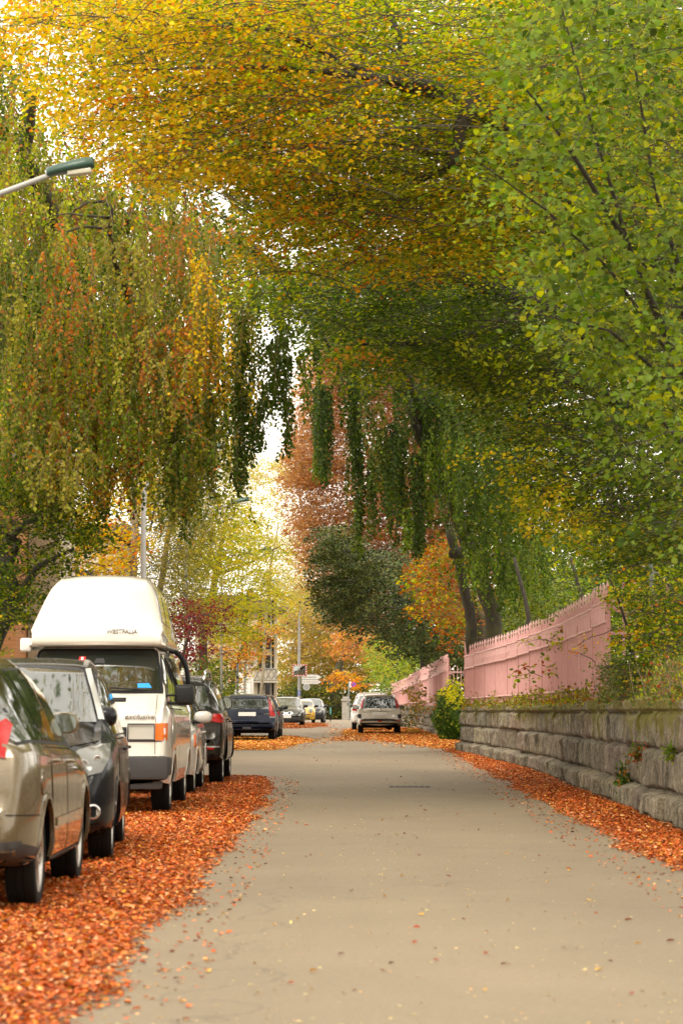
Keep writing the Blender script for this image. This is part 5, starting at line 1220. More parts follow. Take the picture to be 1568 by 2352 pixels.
# ---- yellow green layers on the right
t = Tree('hornbeam_tree', 'layered yellow green tree reaching over the pink fence in the right middle', 'tree', (8.5, 46, 1.2), seed=3)
t.trunk([(1930, 1600, 46, .3), (1750, 1150, 45, .22), (1480, 950, 43, .14), (1250, 850, 41, .07), (1080, 790, 39, .03)], M['bark_dark'])
t.trunk([(1750, 1150, 45, .14), (1560, 1150, 44, .1), (1350, 1180, 42, .05), (1200, 1110, 40, .02)], M['bark_dark'], 'limb', 8)
t.spray([(960, 765), (1060, 740), (1250, 700), (1600, 640), (1600, 1380), (1430, 1300), (1230, 1120), (1130, 960), (1020, 850)], (37, 50), 3.6, [(4, G_), (1.8, YG), (5, DG), (1, OL), (.3, Y_)], size=.072, droop=.3, jit=.25, tilt=.15, clump=.8)
t.spray([(950, 760), (1010, 750), (1150, 790), (1300, 880), (1160, 920), (1000, 820)], (36, 40), 1.4, [(4, YG), (2, G_)], size=.075, droop=.25)
t.spray([(1080, 1000), (1150, 1025), (1260, 1110), (1350, 1180), (1360, 1250), (1240, 1230), (1180, 1130)], (36, 40), 2.2, [(4, YG), (3, YY), (2, G_)], size=.07, droop=.35)
t.build()
# ---- large leaved lime in front on the right
t = Tree('lime_tree', 'large leaved fresh green lime nearest the camera filling the right edge', 'tree', (5.6, 26, 1.2), seed=4)
t.trunk([(2120, 1650, 26, .2), (1900, 1200, 26, .15), (1660, 950, 25.5, .09), (1550, 830, 25, .045), (1440, 560, 24.5, .022), (1350, 260, 24, .012), (1290, 20, 24, .007)], M['bark_dark'])
for L_ in ([(1900, 1200, 26, .1), (1600, 760, 25, .03), (1500, 430, 24.5, .018), (1450, 100, 24, .009)], [(1550, 830, 25, .025), (1400, 620, 24, .015), (1250, 480, 23.5, .009), (1110, 380, 23, .006)],
           [(1440, 560, 24.5, .03), (1300, 330, 24, .018), (1180, 170, 23.5, .008)], [(1660, 950, 25.5, .05), (1560, 900, 25, .022), (1400, 760, 24, .012), (1230, 720, 23.5, .006)], [(1760, 1050, 25.5, .05), (1560, 1010, 25, .02), (1450, 900, 24.5, .01)]):
    t.trunk(L_, M['bark_dark'], 'limb', 8)
t.spray([(1130, 40), (1260, -40), (1620, -60), (1620, 1100), (1500, 1020), (1420, 900), (1270, 840), (1180, 640), (1130, 520), (1075, 400), (1110, 340), (1180, 260), (1130, 150)], (22.8, 27), 1.75, [(5, LG), (2.4, YG), (4, G_), (1.2, DG)], size=.072, shape='round', nl=24, L=(.6, 1.3), to=(-1, -.1), tilt=.5, droop=-.05, clump=.6, width=.34, jit=.6, twig=.005, back=.9)
t.spray([(1290, 700), (1600, 560), (1600, 1290), (1480, 1230), (1440, 1080), (1330, 1000)], (24, 29), .85, [(3, LG), (4, G_), (4, DG)], size=.075, shape='round', nl=22, L=(.6, 1.2), tilt=.3, jit=.5, clump=.7)
t.build()
# ---- weeping beeches
pw_ = [(28, (100, 112, 40)), (22, DG), (20, OL), (14, YG), (6, (160, 112, 50)), (2, O_), (1.5, R_), (4, Y_)]
t = Tree('weeping_beech', 'huge weeping beech with long hanging curtains of bronze green leaves on the left', 'tree', (-7.4, 46, 0), seed=6)
t.trunk([(-330, 1750, 46, .5), (-250, 1200, 46, .42), (-100, 800, 48, .34), (120, 560, 49, .2), (300, 500, 49, .14), (540, 560, 48, .09), (700, 700, 47, .05)], M['bark_dark'])
for L_ in ([(300, 700, 42, .05), (266, 600, 41, .04), (252, 530, 40.3, .034), (258, 480, 40.2, .03), (238, 462, 40.2, .026), (200, 466, 40.2, .02), (172, 482, 40.2, .015), (160, 500, 40.3, .008)], [(255, 500, 40.3, .024), (200, 496, 40.1, .02), (160, 490, 40.1, .014), (120, 496, 40.1, .007)], [(250, 525, 40.3, .022), (190, 520, 40.1, .018), (150, 534, 40.1, .013), (125, 526, 40.1, .006)],
           [(-100, 800, 46, .2), (80, 700, 44, .12), (300, 760, 43, .07), (420, 900, 43, .03)], [(120, 520, 45, .2), (60, 350, 43, .12), (80, 200, 42, .06)], [(540, 540, 44, .1), (640, 620, 45, .06), (760, 800, 46, .03)]):
    t.trunk(L_, M['bark'], 'limb', 8)
colsA = [(-40, 560, 1080), (60, 560, 1110), (130, 560, 1170), (200, 560, 1110), (235, 560, 1190), (290, 560, 1120), (330, 560, 980), (350, 560, 960), (380, 560, 1200), (430, 560, 1240), (470, 560, 1110), (510, 560, 1010), (530, 560, 930)]
t.weep(colsA, (40, 49), pw_, cov=4.4)
t.weep(colsA, (39.5, 42), [(5, (150, 144, 58)), (4, G_), (1.5, (176, 110, 48)), (1.5, Y_), (3, OL)], cov=.9)
t.weep([(-40, 120, 560), (20, 170, 600), (90, 260, 640), (200, 360, 640), (330, 420, 640), (540, 460, 650)], (40, 49), [(2, (170, 112, 50)), (4, OL), (3, G_), (1, (150, 92, 52)), (2.5, YG), (2, DG)], cov=3.8)
t.weep([(520, 560, 960), (545, 600, 1120), (565, 600, 1080), (585, 620, 960), (605, 640, 970), (640, 660, 1010), (668, 660, 1060), (690, 680, 930), (700, 690, 800)], (43, 50), [(5, DG), (4, G_), (1, (150, 90, 35)), (.5, O_)], cov=.45, outr=.15, per=6, spread=.10, Ls=(1.0, 2.4))
t.weep([(405, 450, 1000), (440, 450, 1100), (475, 470, 960)], (39, 41), [(3, (176, 112, 48)), (3, Y_), (4, OL), (3, YG)], cov=.9, spread=.16)
for (x, y0, y1) in ((545, 780, 1140), (556, 820, 1150), (575, 740, 1075), (598, 720, 1040), (622, 700, 960), (642, 700, 1010), (664, 720, 1065), (400, 950, 1200), (432, 1000, 1250), (480, 950, 1140), (235, 1000, 1215), (140, 1000, 1190)):
    t.weep([(x-4, y0, y1), (x+4, y0, y1)], (41, 44), [(5, DG), (4, (82, 98, 32)), (1, OL)], cov=1, per=4, spread=.035, Ls=(.9, 1.8), step=.02, outr=.10)
t.build(twigmat=M['twig_pale'])
t = Tree('weeping_beech', 'weeping beech with leaning grey trunk and dark hanging ropes of leaves right of centre', 'tree', (3.7, 66, 1.1), seed=7)
t.trunk([(1138, 1500, 66, .24), (1128, 1400, 66, .20), (1105, 1300, 66, .19), (1065, 1235, 66, .17), (1010, 1080, 65, .16), (965, 950, 64, .15), (935, 860, 63, .13), (890, 700, 62, .10), (800, 620, 60, .05)], M['bark'])
t.trunk([(1085, 1500, 68, .16), (1078, 1400, 68, .14), (1062, 1310, 68, .13), (1030, 1210, 68, .11)], M['bark'], 'limb', 10)
for L_ in ([(1100, 1290, 66, .14), (1075, 1268, 65.5, .16), (1040, 1272, 65, .13)], [(1010, 1080, 65, .10), (960, 1010, 64, .08), (930, 880, 63, .07), (880, 780, 62, .04)], [(960, 1000, 64, .1), (1010, 860, 65, .09), (990, 820, 65, .07)], [(965, 1150, 65, .06), (985, 1142, 65, .06), (1010, 1140, 65, .05)], [(880, 1110, 64, .04), (910, 1140, 64, .05), (930, 1160, 64.5, .04)]):
    t.trunk(L_, M['bark'], 'limb', 8)
pd = [(6, (50, 68, 22)), (4, (74, 90, 30)), (1.5, G_), (.6, OL)]
t.weep([(718, 800, 1060), (735, 800, 1110), (758, 800, 1090)], (60, 62), pd, size=.075, cov=.3, outr=.15, per=8, spread=.06, Ls=(1.2, 2.6), step=.032)
t.weep([(800, 800, 1200), (815, 800, 1270), (840, 800, 1260), (870, 820, 1150), (900, 830, 1260), (925, 830, 1270), (960, 850, 1290), (985, 850, 1240), (1010, 900, 1180)], (60, 66), pd, size=.075, cov=.45, outr=.2, per=10, spread=.075, Ls=(1.0, 2.6), step=.032)
t.weep([(1000, 850, 1150), (1040, 880, 1200), (1090, 900, 1330), (1140, 920, 1390), (1190, 950, 1390), (1230, 980, 1360)], (60, 68), [(5, DG), (4, G_), (2, (104, 122, 54)), (1, OL)], size=.08, cov=3.6, spread=.3, Ls=(1, 2.2), step=.034)
for (x, y0, y1) in ((728, 830, 1090), (742, 830, 1115), (808, 860, 1260), (822, 880, 1285), (850, 860, 1245), (872, 850, 1130), (905, 1050, 1275), (930, 1050, 1270), (960, 1000, 1290), (985, 950, 1230)):
    t.weep([(x-4, y0, y1), (x+4, y0, y1)], (60, 64), pd, size=.085, cov=1, per=5, spread=.05, Ls=(1.3, 2.6), step=.024, outr=.13)
t.spray([(640, 640), (960, 560), (1150, 700), (1150, 900), (900, 900), (700, 780)], (60, 70), 2.2, pd, size=.09, droop=.6)
t.build()
# ---- shrubs over the fence and beyond it
t = Tree('shrub', 'yellow and orange tinted shrub spilling over the near end of the pink fence', 'shrub', (4.2, 35, 1.25), seed=8)
t.trunk([(1465, 1600, 35, .03), (1450, 1480, 35, .022), (1420, 1380, 34.8, .015), (1400, 1330, 34.6, .01)], M['bark_dark'], 'stem', 8)
t.trunk([(1465, 1590, 35, .025), (1500, 1480, 35.2, .018), (1540, 1380, 35.4, .01)], M['bark_dark'], 'stem', 8)
t.spray([(1400, 1340), (1470, 1300), (1600, 1280), (1600, 1570), (1440, 1570), (1385, 1520), (1420, 1430)], (33.6, 37), 2.4, [(4, YG), (5, G_), (1.2, Y_), (.5, O_), (3, DG)], size=.055, L=(.3, .7), nl=22, to=(-1, 0), clump=.7)
t.spray([(1340, 1300), (1440, 1300), (1460, 1380), (1400, 1400), (1360, 1350)], (34, 35.5), .4, [(4, YG), (2, G_), (2, Y_), (1.5, O_)], size=.05, L=(.3, .6), nl=18, to=(-1, 0))
t.spray([(1290, 1460), (1400, 1440), (1410, 1500), (1330, 1520)], (34, 35.5), .16, [(3, YG), (2, G_), (2, Y_), (2, O_)], size=.045, L=(.3, .6), nl=16, to=(-1, 0), width=.2)
t.spray([(1370, 1500), (1430, 1490), (1450, 1600), (1380, 1610)], (34, 35.4), 1.3, [(4, (92, 104, 58)), (3, (120, 126, 80)), (2, DG)], size=.035, L=(.2, .4), nl=26, to=(-1, 0))
t.build()
t = Tree('shrub', 'bank of mixed green bushes growing right behind the pink fence', 'shrub', (6, 60, 1.2), seed=9)
for xx in (1200, 1330, 1480): t.trunk([(xx, 1560, 56, .06), (xx+15, 1420, 56, .05), (xx-20, 1280, 56, .03)], M['bark_dark'], 'stem', 8)
t.spray([(1330, 1290), (1340, 1210), (1420, 1180), (1620, 1150), (1620, 1620), (1330, 1620)], (48, 62), 3.2, [(4, G_), (4, DG), (2, LG), (1.5, YG)], size=.085, droop=.3)
t.spray([(1140, 1290), (1240, 1200), (1360, 1180), (1360, 1500), (1140, 1520)], (69, 80), 3.0, [(4, G_), (4, DG), (2, LG), (1.5, YG)], size=.1, droop=.3)
t.spray([(1150, 1330), (1210, 1290), (1300, 1320), (1290, 1400), (1150, 1440)], (67, 70), 1.8, [(5, (140, 155, 88)), (2, G_), (2, YG)], size=.085, shape='round', nl=20)
t.spray([(1290, 1180), (1420, 1150), (1480, 1260), (1350, 1300)], (44, 48), 1.4, [(4, G_), (3, (130, 140, 80)), (1, Y_)], size=.07)
t.build()
# ---- chestnut, yew and far trees
t = Tree('chestnut_tree', 'orange horse chestnut glowing behind the leaning weeping beech trunk', 'tree', (4.6, 82, 1.0), seed=10)
t.trunk([(1110, 1540, 82, .2), (1095, 1420, 82, .16), (1060, 1330, 82, .1), (1000, 1290, 81, .05)], M['bark'])
t.spray([(935, 1290), (990, 1220), (1060, 1200), (1125, 1290), (1105, 1420), (1020, 1430), (950, 1370)], (76, 86), 4.0, [(4, (158, 92, 34)), (2, YG), (3, (150, 102, 36)), (2, R_), (1.5, Y_), (3, G_)], size=.13, shape='kite', nl=26, droop=.5)
t.spray([(960, 1360), (1100, 1380), (1110, 1490), (1010, 1480)], (78, 86), .5, [(3, R_), (3, O_), (1, G_)], size=.11, shape='kite', nl=14)
t.build(twigmat=M['twig_pale'])
t = Tree('yew_tree', 'broad dark blue green yew hanging over the far end of the fence', 'tree', (7.5, 102, .9), seed=11)
t.trunk([(1240, 1600, 102, .4), (1190, 1450, 102, .35), (1060, 1390, 102, .2), (900, 1380, 101, .1)], M['bark_dark'])
pn = [(5, (70, 84, 38)), (3, (82, 98, 52)), (3, (52, 66, 30)), (1.5, (110, 108, 50))]
t.spray([(725, 1230), (770, 1200), (830, 1260), (900, 1260), (1000, 1320), (1100, 1370), (1140, 1460), (1140, 1520), (1030, 1500), (960, 1500), (880, 1460), (800, 1420), (725, 1370)], (96, 110), 5.5, pn, size=.13, shape='kite', nl=60, L=(.9, 1.8), droop=.5, width=.3, twig=.012, clump=.5)
t.spray([(715, 1220), (740, 1185), (790, 1210), (860, 1300), (830, 1420), (760, 1410), (715, 1370)], (94, 97), 3.4, [(4, (88, 92, 38)), (3, (70, 80, 34)), (2, (52, 68, 34))], size=.12, shape='kite', nl=60, L=(.8, 1.5), droop=.3, width=.3, twig=.012)
t.build(mat=M['needle'])
t = Tree('copper_tree', 'tall copper orange tree rising behind the hanging ropes in the centre', 'tree', (3.0, 124, -.01), seed=12)
t.trunk([(988, 1672, 124, .22), (960, 1400, 124, .18), (880, 1150, 124, .12), (820, 950, 124, .07), (780, 800, 124, .04)], M['bark'])
pc = [(5, (170, 122, 76)), (3, (180, 136, 92)), (2, (150, 96, 56)), (2, (180, 140, 70))]
t.spray([(680, 880), (740, 720), (900, 700), (1000, 850), (1050, 1420), (760, 1420), (700, 1220), (672, 1120), (660, 1040)], (120, 128), 5.5, pc, size=.13, shape='kite', nl=30, droop=.3, L=(1.0, 2.2))
t.spray([(640, 1060), (690, 960), (720, 1300), (700, 1360), (660, 1200)], (119, 126), 3.0, pc, size=.13, shape='kite', nl=24, droop=.3, L=(.9, 1.8))
t.build(twigmat=M['twig_pale'])
t = Tree('maple_tree', 'bright yellow green maple above the parked cars left of the sky gap', 'tree', (-5.5, 106, 0), seed=13)
t.trunk([(462, 1683, 106, .2), (468, 1450, 106, .16), (500, 1300, 106, .12), (520, 1180, 106, .06)], M['bark'])
for L_ in ([(500, 1320, 106, .08), (580, 1290, 105, .04), (650, 1250, 104, .02)], [(468, 1450, 106, .09), (560, 1380, 105, .05), (640, 1350, 104, .02)], [(500, 1320, 106, .08), (430, 1220, 106, .03)]): t.trunk(L_, M['bark'], 'limb', 6)
pm = [(6, (172, 170, 44)), (3, (190, 172, 50)), (2, (130, 140, 38)), (1, YY)]
t.spray([(440, 1180), (545, 1110), (620, 1170), (650, 1240), (640, 1330), (670, 1370), (600, 1400), (590, 1450), (490, 1470), (420, 1330)], (88, 99), 3.0, pm, size=.11, shape='kite', nl=30, L=(.9, 2.0), droop=.25, to=(1, -.3), clump=.75)
t.spray([(540, 1370), (640, 1340), (690, 1370), (640, 1400), (560, 1420)], (86, 92), 1.5, pm, size=.105, shape='kite', nl=26, L=(.9, 1.6), to=(1, -.3))
t.build()
t = Tree('birch_tree', 'fine leaved grey green birch between the lamp post and the yellow maple', 'tree', (-4.9, 68, 0), seed=14)
t.trunk([(338, 1726, 68, .10), (360, 1400, 68, .09), (400, 1150, 68, .06), (450, 950, 68, .02)], M['bark_pale'])
t.spray([(335, 1080), (420, 980), (500, 930), (545, 1000), (535, 1120), (480, 1230), (450, 1400), (400, 1500), (345, 1420)], (64, 71), 2.6, [(5, (138, 134, 56)), (3, (112, 116, 50)), (2, (164, 150, 60)), (1, YY)], size=.056, shape='kite', nl=46, L=(.6, 1.4), droop=.8, to=(.4, -.5), clump=.5)
t.build()
t = Tree('poplar_tree', 'thin pale tree letting the white sky through in the centre gap', 'tree', (-4.6, 150, gz(150)), seed=15)
t.trunk([(594, 1660, 150, .10), (620, 1300, 150, .07), (640, 1200, 150, .03)], M['bark_pale'])
t.spray([(500, 940), (545, 900), (560, 1050), (620, 1060), (690, 1080), (715, 1300), (690, 1400), (590, 1370), (540, 1200)], (145, 155), 1.8, [(4, (186, 170, 84)), (3, (196, 178, 60)), (3, (160, 160, 80))], size=.12, shape='kite', nl=22, L=(1, 2.4), droop=-.2, tilt=.7, clump=.8)
t.build(twigmat=M['twig_pale'])
t = Tree('maple_tree', 'golden yellow maple with a pale trunk behind the camper van roof', 'tree', (-5.1, 66, 0), seed=16)
t.trunk([(305, 1730, 66, .12), (307, 1340, 66, .10), (312, 1220, 66, .09), (300, 1050, 66, .05)], M['bark_pale'])
for L_ in ([(310, 1260, 66, .05), (240, 1210, 65, .03), (150, 1200, 64, .015)], [(308, 1290, 66, .04), (250, 1300, 65, .02), (190, 1290, 65, .01)], [(312, 1200, 66, .04), (345, 1220, 66, .03), (360, 1150, 66, .01)]): t.trunk(L_, M['bark_dark'], 'limb', 6)
t.spray([(140, 1160), (250, 1120), (300, 960), (370, 960), (350, 1160), (335, 1230), (270, 1320), (190, 1340), (100, 1330)], (63, 69), 1.6, [(6, YY), (4, Y_), (2, O_), (1, YG)], size=.10, shape='oval', nl=22, L=(.5, 1.1), droop=.3, clump=.75)
t.build()
t = Tree('plum_tree', 'small purple leaved plum tree right of the camper van', 'tree', (-4.15, 61, 0), seed=17)
t.trunk([(364, 1740, 61, .06), (405, 1560, 61, .045), (440, 1440, 61, .02)], M['bark_dark'])
t.spray([(395, 1430), (440, 1370), (490, 1400), (520, 1410), (480, 1460), (450, 1540), (400, 1530)], (59, 62.5), 1.7, [(5, (104, 36, 42)), (3, (128, 50, 48)), (2, (76, 30, 34))], size=.07, shape='kite', nl=24, L=(.4, .9), droop=-.2, tilt=.7)
t.build()
t = Tree('mixed_shrub', 'orange, green and purple tinted garden tree beside the thin street post', 'tree', (-5.0, 122, 0), seed=18)
t.trunk([(530, 1675, 122, .12), (535, 1560, 122, .08), (560, 1470, 122, .04)], M['bark_dark'])
t.spray([(480, 1450), (560, 1430), (640, 1410), (650, 1440), (610, 1490), (590, 1530), (540, 1560), (490, 1600), (470, 1560)], (118, 126), 2.8, [(4, (190, 140, 60)), (3, (120, 130, 50)), (2, (110, 50, 45)), (2, YY), (2, O_)], size=.14, shape='kite', nl=26, L=(.7, 1.6), to=(1, -.3))
t.spray([(440, 1480), (520, 1520), (540, 1600), (450, 1610), (420, 1560)], (96, 104), 3.0, [(4, (106, 118, 44)), (3, DG), (2, YG)], size=.12, shape='kite', nl=26, L=(.6, 1.3))
t.build()
t = Tree('hornbeam_tree', 'dark green tree in tiers at the far left in front of the brick house', 'tree', (-6.6, 43, 0), seed=19)
t.trunk([(-140, 1800, 43, .25), (-30, 1500, 43, .2), (40, 1370, 43, .13), (0, 1250, 43.5, .1), (-20, 1120, 43.5, .06)], M['bark_dark'])
for L_ in ([(40, 1370, 43, .08), (90, 1300, 42.5, .05), (170, 1260, 42, .02)], [(0, 1260, 43, .07), (60, 1200, 42.5, .04), (130, 1180, 42, .02)], [(20, 1300, 43, .06), (45, 1245, 42.5, .05), (10, 1225, 42, .03)]): t.trunk(L_, M['bark_dark'], 'limb', 8)
t.spray([(-60, 1060), (120, 1080), (215, 1150), (250, 1220), (190, 1300), (120, 1330), (60, 1420), (-60, 1410)], (41, 46), 3.4, [(5, DG), (4, G_), (2, YG), (.6, Y_)], size=.065, L=(.5, 1.2), to=(1, -.4), droop=.2, clump=.8)
t.spray([(-40, 1440), (30, 1450), (45, 1480), (-40, 1490)], (41, 43), .8, [(5, G_), (2, YG)], size=.06, L=(.4, .8), to=(1, -.4))
t.build()
# far end of the street
t = Tree('pale_tree', 'pale beige and yellow tree with a leaning trunk behind the far signpost', 'tree', (-3.2, 222, gz(222)), seed=20)
t.trunk([(660, 1625, 222, .35), (672, 1590, 222, .32), (705, 1545, 222, .3), (730, 1480, 222, .18), (735, 1400, 222, .08)], M['bark_pale'])
t.trunk([(668, 1600, 222, .2), (680, 1540, 222, .15), (685, 1460, 222, .1), (676, 1400, 222, .05)], M['bark_pale'], 'limb', 8)
pp = [(5, (178, 150, 74)), (4, (160, 146, 54)), (2, (190, 150, 84)), (3, (120, 122, 48))]
t.spray([(640, 1380), (700, 1330), (760, 1370), (850, 1430), (930, 1470), (940, 1540), (800, 1560), (720, 1590), (640, 1600)], (216, 228), 4.6, pp, size=.22, shape='kite', nl=26, L=(1.2, 2.8), droop=.2, twig=.02)
t.build(twigmat=M['twig_pale'])
t = Tree('copper_tree', 'flat topped orange brown tree above the no stopping sign', 'tree', (1.2, 214, gz(214)), seed=21)
t.trunk([(775, 1640, 214, .4), (765, 1560, 214, .4), (790, 1500, 214, .2), (830, 1470, 214, .1)], M['bark'])
t.spray([(745, 1470), (790, 1435), (860, 1440), (895, 1490), (860, 1520), (800, 1510), (760, 1520)], (210, 218), 1.8, [(5, (180, 112, 60)), (3, (196, 130, 70)), (2, (190, 150, 60))], size=.2, shape='kite', nl=26, L=(1, 2), droop=.1)
t.spray([(740, 1555), (780, 1540), (840, 1550), (830, 1575), (750, 1580)], (209, 212), 1.8, [(5, (196, 128, 44)), (2, Y_)], size=.2, shape='kite', nl=26, L=(.8, 1.6))
t.build(twigmat=M['twig_pale'])
t = Tree('hedge', 'tall dark green garden hedge closing the end of the street', 'hedge', (1.5, 214, gz(214)), seed=22)
t.spray([(560, 1590), (690, 1560), (790, 1565), (900, 1540), (1010, 1560), (1010, 1668), (560, 1668)], (212, 219), 4.5, [(5, (74, 86, 36)), (3, (96, 104, 42)), (2, (150, 140, 50)), (2, (52, 66, 30))], size=.24, shape='kite', nl=26, L=(.8, 1.8), droop=.3, twig=.02)
t.build(crown='foliage')
t = Tree('shrub', 'bright green bushes leaning over the far end of the pink fence', 'shrub', (4.8, 150, .6), seed=23)
for xx in (900, 940, 970): t.trunk([(xx+30, 1640, 150, .12), (xx+20, 1560, 150, .09), (xx-10, 1500, 150, .04)], M['bark_dark'], 'stem', 6)
t.spray([(835, 1480), (880, 1440), (960, 1440), (1000, 1480), (940, 1530), (905, 1555), (880, 1590), (850, 1560)], (150, 175), 3.2, [(5, (110, 132, 40)), (3, (146, 156, 50)), (2, (80, 100, 36)), (1, (190, 150, 70))], size=.17, shape='kite', nl=26, L=(.8, 1.8), to=(-1, 0))
t.spray([(880, 1500), (920, 1470), (1000, 1480), (1030, 1500), (960, 1530), (905, 1560)], (130, 150), 2.6, [(5, (116, 136, 36)), (3, (160, 166, 44)), (2, DG)], size=.12, shape='kite', nl=26, L=(.6, 1.2), to=(-1, 0))
t.build()
# unseen trees added round and behind the camera to block sky light and darken reflections
def plaintree(name, label, base, r, z0, z1, n, pal, seed, size=.11):
    t = Tree(name, label, 'tree', base, seed=seed); rg = t.rg
    bm = bmesh.new(); tube(bm, [(0, 0, 0), (.1, .05, 2), (0, .1, z0), (.1, -.1, z1*.8)], [.28, .24, .18, .04], 10); from_bm('trunk', bm, M['bark_dark'], t.root, smooth=True)
    c = norm(rg.normal(0, 1, (260, 3)))*rg.uniform(.35, 1, (260, 1))**.5*np.array([r, r, (z1-z0)/2]); c[:, 2] += (z0+z1)/2
    k = rg.integers(0, 260, n); P = c[k]+rg.normal(0, .55, (n, 3))*np.array([1, 1, .45])
    t.add('kite', P, rg.normal(0, 1, (n, 3))-np.array([0, 0, .4]), rg.normal(0, .6, (n, 3))+np.array([0, 0, 1]), size*rg.uniform(.6, 1.2, n), pick(pal, n, rg)); t.build()
pg = [(4, G_), (3, DG), (2, YG), (2, Y_), (1, O_)]
plaintree('unseen_tree', 'tall unseen green and yellow tree added left of the camera for shade', (-8.5, 8, 0), 5.5, 3, 13, 13000, pg, 81, .16)
plaintree('unseen_tree', 'tall unseen green tree added right of the camera for shade', (9.0, 6, 0), 5.5, 2.5, 13, 13000, pg, 82, .16)
plaintree('unseen_tree', 'wide unseen autumn tree added behind the camera on the left to block sky', (-7.5, -9, 0), 6.5, 1.5, 13, 34000, pg, 83, .16)
plaintree('unseen_tree', 'wide unseen autumn tree added behind the camera on the right to block sky', (8.0, -12, 0), 6.5, 1.5, 13, 34000, pg, 84, .16)
t = Tree('unseen_tree', 'high thin unseen boughs added over the car roofs to show in the glass', 'tree', (8.2, 20, 1.2), seed=85)
bm = bmesh.new(); tube(bm, [(0, 0, 0), (-.2, 0, 5), (-.6, 0, 8.5), (-4, .5, 10), (-9, 0, 10.6)], [.3, .24, .18, .1, .03], 10); tube(bm, [(-.4, 0, 7), (-3.5, -4, 9), (-8, -6, 9.6)], [.14, .08, .02], 8); from_bm('trunk', bm, M['bark_dark'], t.root, smooth=True)
rg = t.rg; c = rg.uniform(0, 1, (200, 3))*np.array([12, 20, 2.8])+np.array([-12.5, -12, 8.4]); k = rg.integers(0, 200, 30000); P = c[k]+rg.normal(0, .6, (30000, 3))*np.array([1, 1, .35])
t.add('kite', P[:15000], rg.normal(0, 1, (15000, 3)), rg.normal(0, .5, (15000, 3))+np.array([0, 0, 1]), .13*rg.uniform(.6, 1.2, 15000), pick(pg, 15000, rg)); t.build()
rgw = np.random.default_rng(90); nw = 26000; Pw = rgw.uniform(0, 1, (nw, 3))*np.array([90, 14, 17])+np.array([-45, -52, -.2])  # unseen leaves added behind the camera, keep low sky out of car reflections
ow = leaves_mesh('distant_wood', Pw, rgw.normal(0, 1, (nw, 3)), rgw.normal(0, 1, (nw, 3)), .55*rgw.uniform(.6, 1.3, nw), pick(pg, nw, rgw), M['leaf'], None, 'kite'); tag(ow, 'unseen leaf mass added far behind the camera to block the low sky', 'trees', kind='stuff')
# woods behind everything on the right, leaf colours darkened for deep shade, and a thinner one on the left
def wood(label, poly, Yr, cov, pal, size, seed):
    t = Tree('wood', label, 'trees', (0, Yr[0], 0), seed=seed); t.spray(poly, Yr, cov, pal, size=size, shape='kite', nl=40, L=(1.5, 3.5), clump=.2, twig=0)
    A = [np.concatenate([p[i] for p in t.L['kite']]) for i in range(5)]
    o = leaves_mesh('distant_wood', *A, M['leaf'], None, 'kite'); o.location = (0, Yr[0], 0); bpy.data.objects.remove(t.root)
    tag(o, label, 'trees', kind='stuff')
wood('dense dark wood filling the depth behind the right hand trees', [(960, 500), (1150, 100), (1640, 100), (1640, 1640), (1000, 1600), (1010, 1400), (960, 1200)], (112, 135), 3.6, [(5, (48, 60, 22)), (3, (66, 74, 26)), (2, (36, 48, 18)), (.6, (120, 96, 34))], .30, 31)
wood('dense high wood behind the upper canopy', [(100, -80), (1640, -80), (1640, 560), (1000, 800), (740, 700), (640, 560), (300, 300)], (70, 84), 3.0, [(5, (72, 84, 26)), (3, (110, 108, 32)), (1, (140, 104, 34)), (4, (50, 66, 22))], .20, 32)
wood('far wood behind the weeping beech on the left', [(-80, 400), (300, 420), (520, 700), (480, 1100), (330, 1180), (200, 1120), (80, 1250), (-80, 1300)], (90, 105), 1.7, [(5, (104, 108, 44)), (3, (150, 130, 50)), (2, (76, 88, 36))], .22, 33)
wood('pale far wood closing the view beyond the junction', [(560, 1400), (700, 1350), (860, 1440), (1040, 1440), (1040, 1640), (560, 1640)], (232, 250), 2.6, [(4, (150, 140, 64)), (3, (112, 118, 50)), (2, (178, 140, 70))], .3, 34)
# ---- ivy, creepers, wall plants
t = Tree('ivy', 'dark glossy ivy mound hanging over the gate pillar between the walls', 'ivy', (3.4, 86, 0), seed=41)
rg = t.rg; n = 5200
u = rg.normal(0, 1, (n, 3)); u = norm(u); ctr = np.array([3.42, 86.2, .72]); rad = np.array([.42, .6, .88])*(1+.18*rg.normal(0, 1, (n, 1)).clip(-1, 1))
lump = 1+.16*np.sin(u[:, 2:3]*7+u[:, 0:1]*5)
P = ctr+u*rad*lump; P[:, 2] = np.maximum(P[:, 2], .04)
t.add('round', P-np.array(t.base), norm(np.cross(u, rg.normal(0, 1, (n, 3))))+np.array([0, 0, -.6]), u+rg.normal(0, .35, (n, 3)), .085*rg.uniform(.6, 1.2, n), pick([(5, (60, 84, 30)), (3, (84, 108, 36)), (1, (150, 160, 50))], n, rg))
t.trunk([(1042, 1694, 86.4, .05), (1036, 1640, 86.2, .04), (1030, 1590, 86.2, .02)], M['bark_dark'], 'stem', 8)
t.spray([(1010, 1580), (1040, 1550), (1065, 1570), (1070, 1620), (1030, 1620)], (83, 85), 1.5, [(5, (190, 186, 44)), (2, (140, 150, 40)), (1, YY)], size=.11, shape='round', nl=16, L=(.3, .6))
t.build(crown='leaves')
def creeper(name, label, cat, seed, regs, crown='leaves'):
    t = Tree(name, label, cat, (3.6, 50, 1.2), seed=seed)
    for (poly, Yr, cov, pal, kw) in regs: t.spray(poly, Yr, cov, pal, **kw)
    return t.build(crown=crown)
kv = dict(size=.08, L=(.2, .5), nl=12, to=(-1, 0), width=.3, clump=.7, droop=.3, tilt=.6)
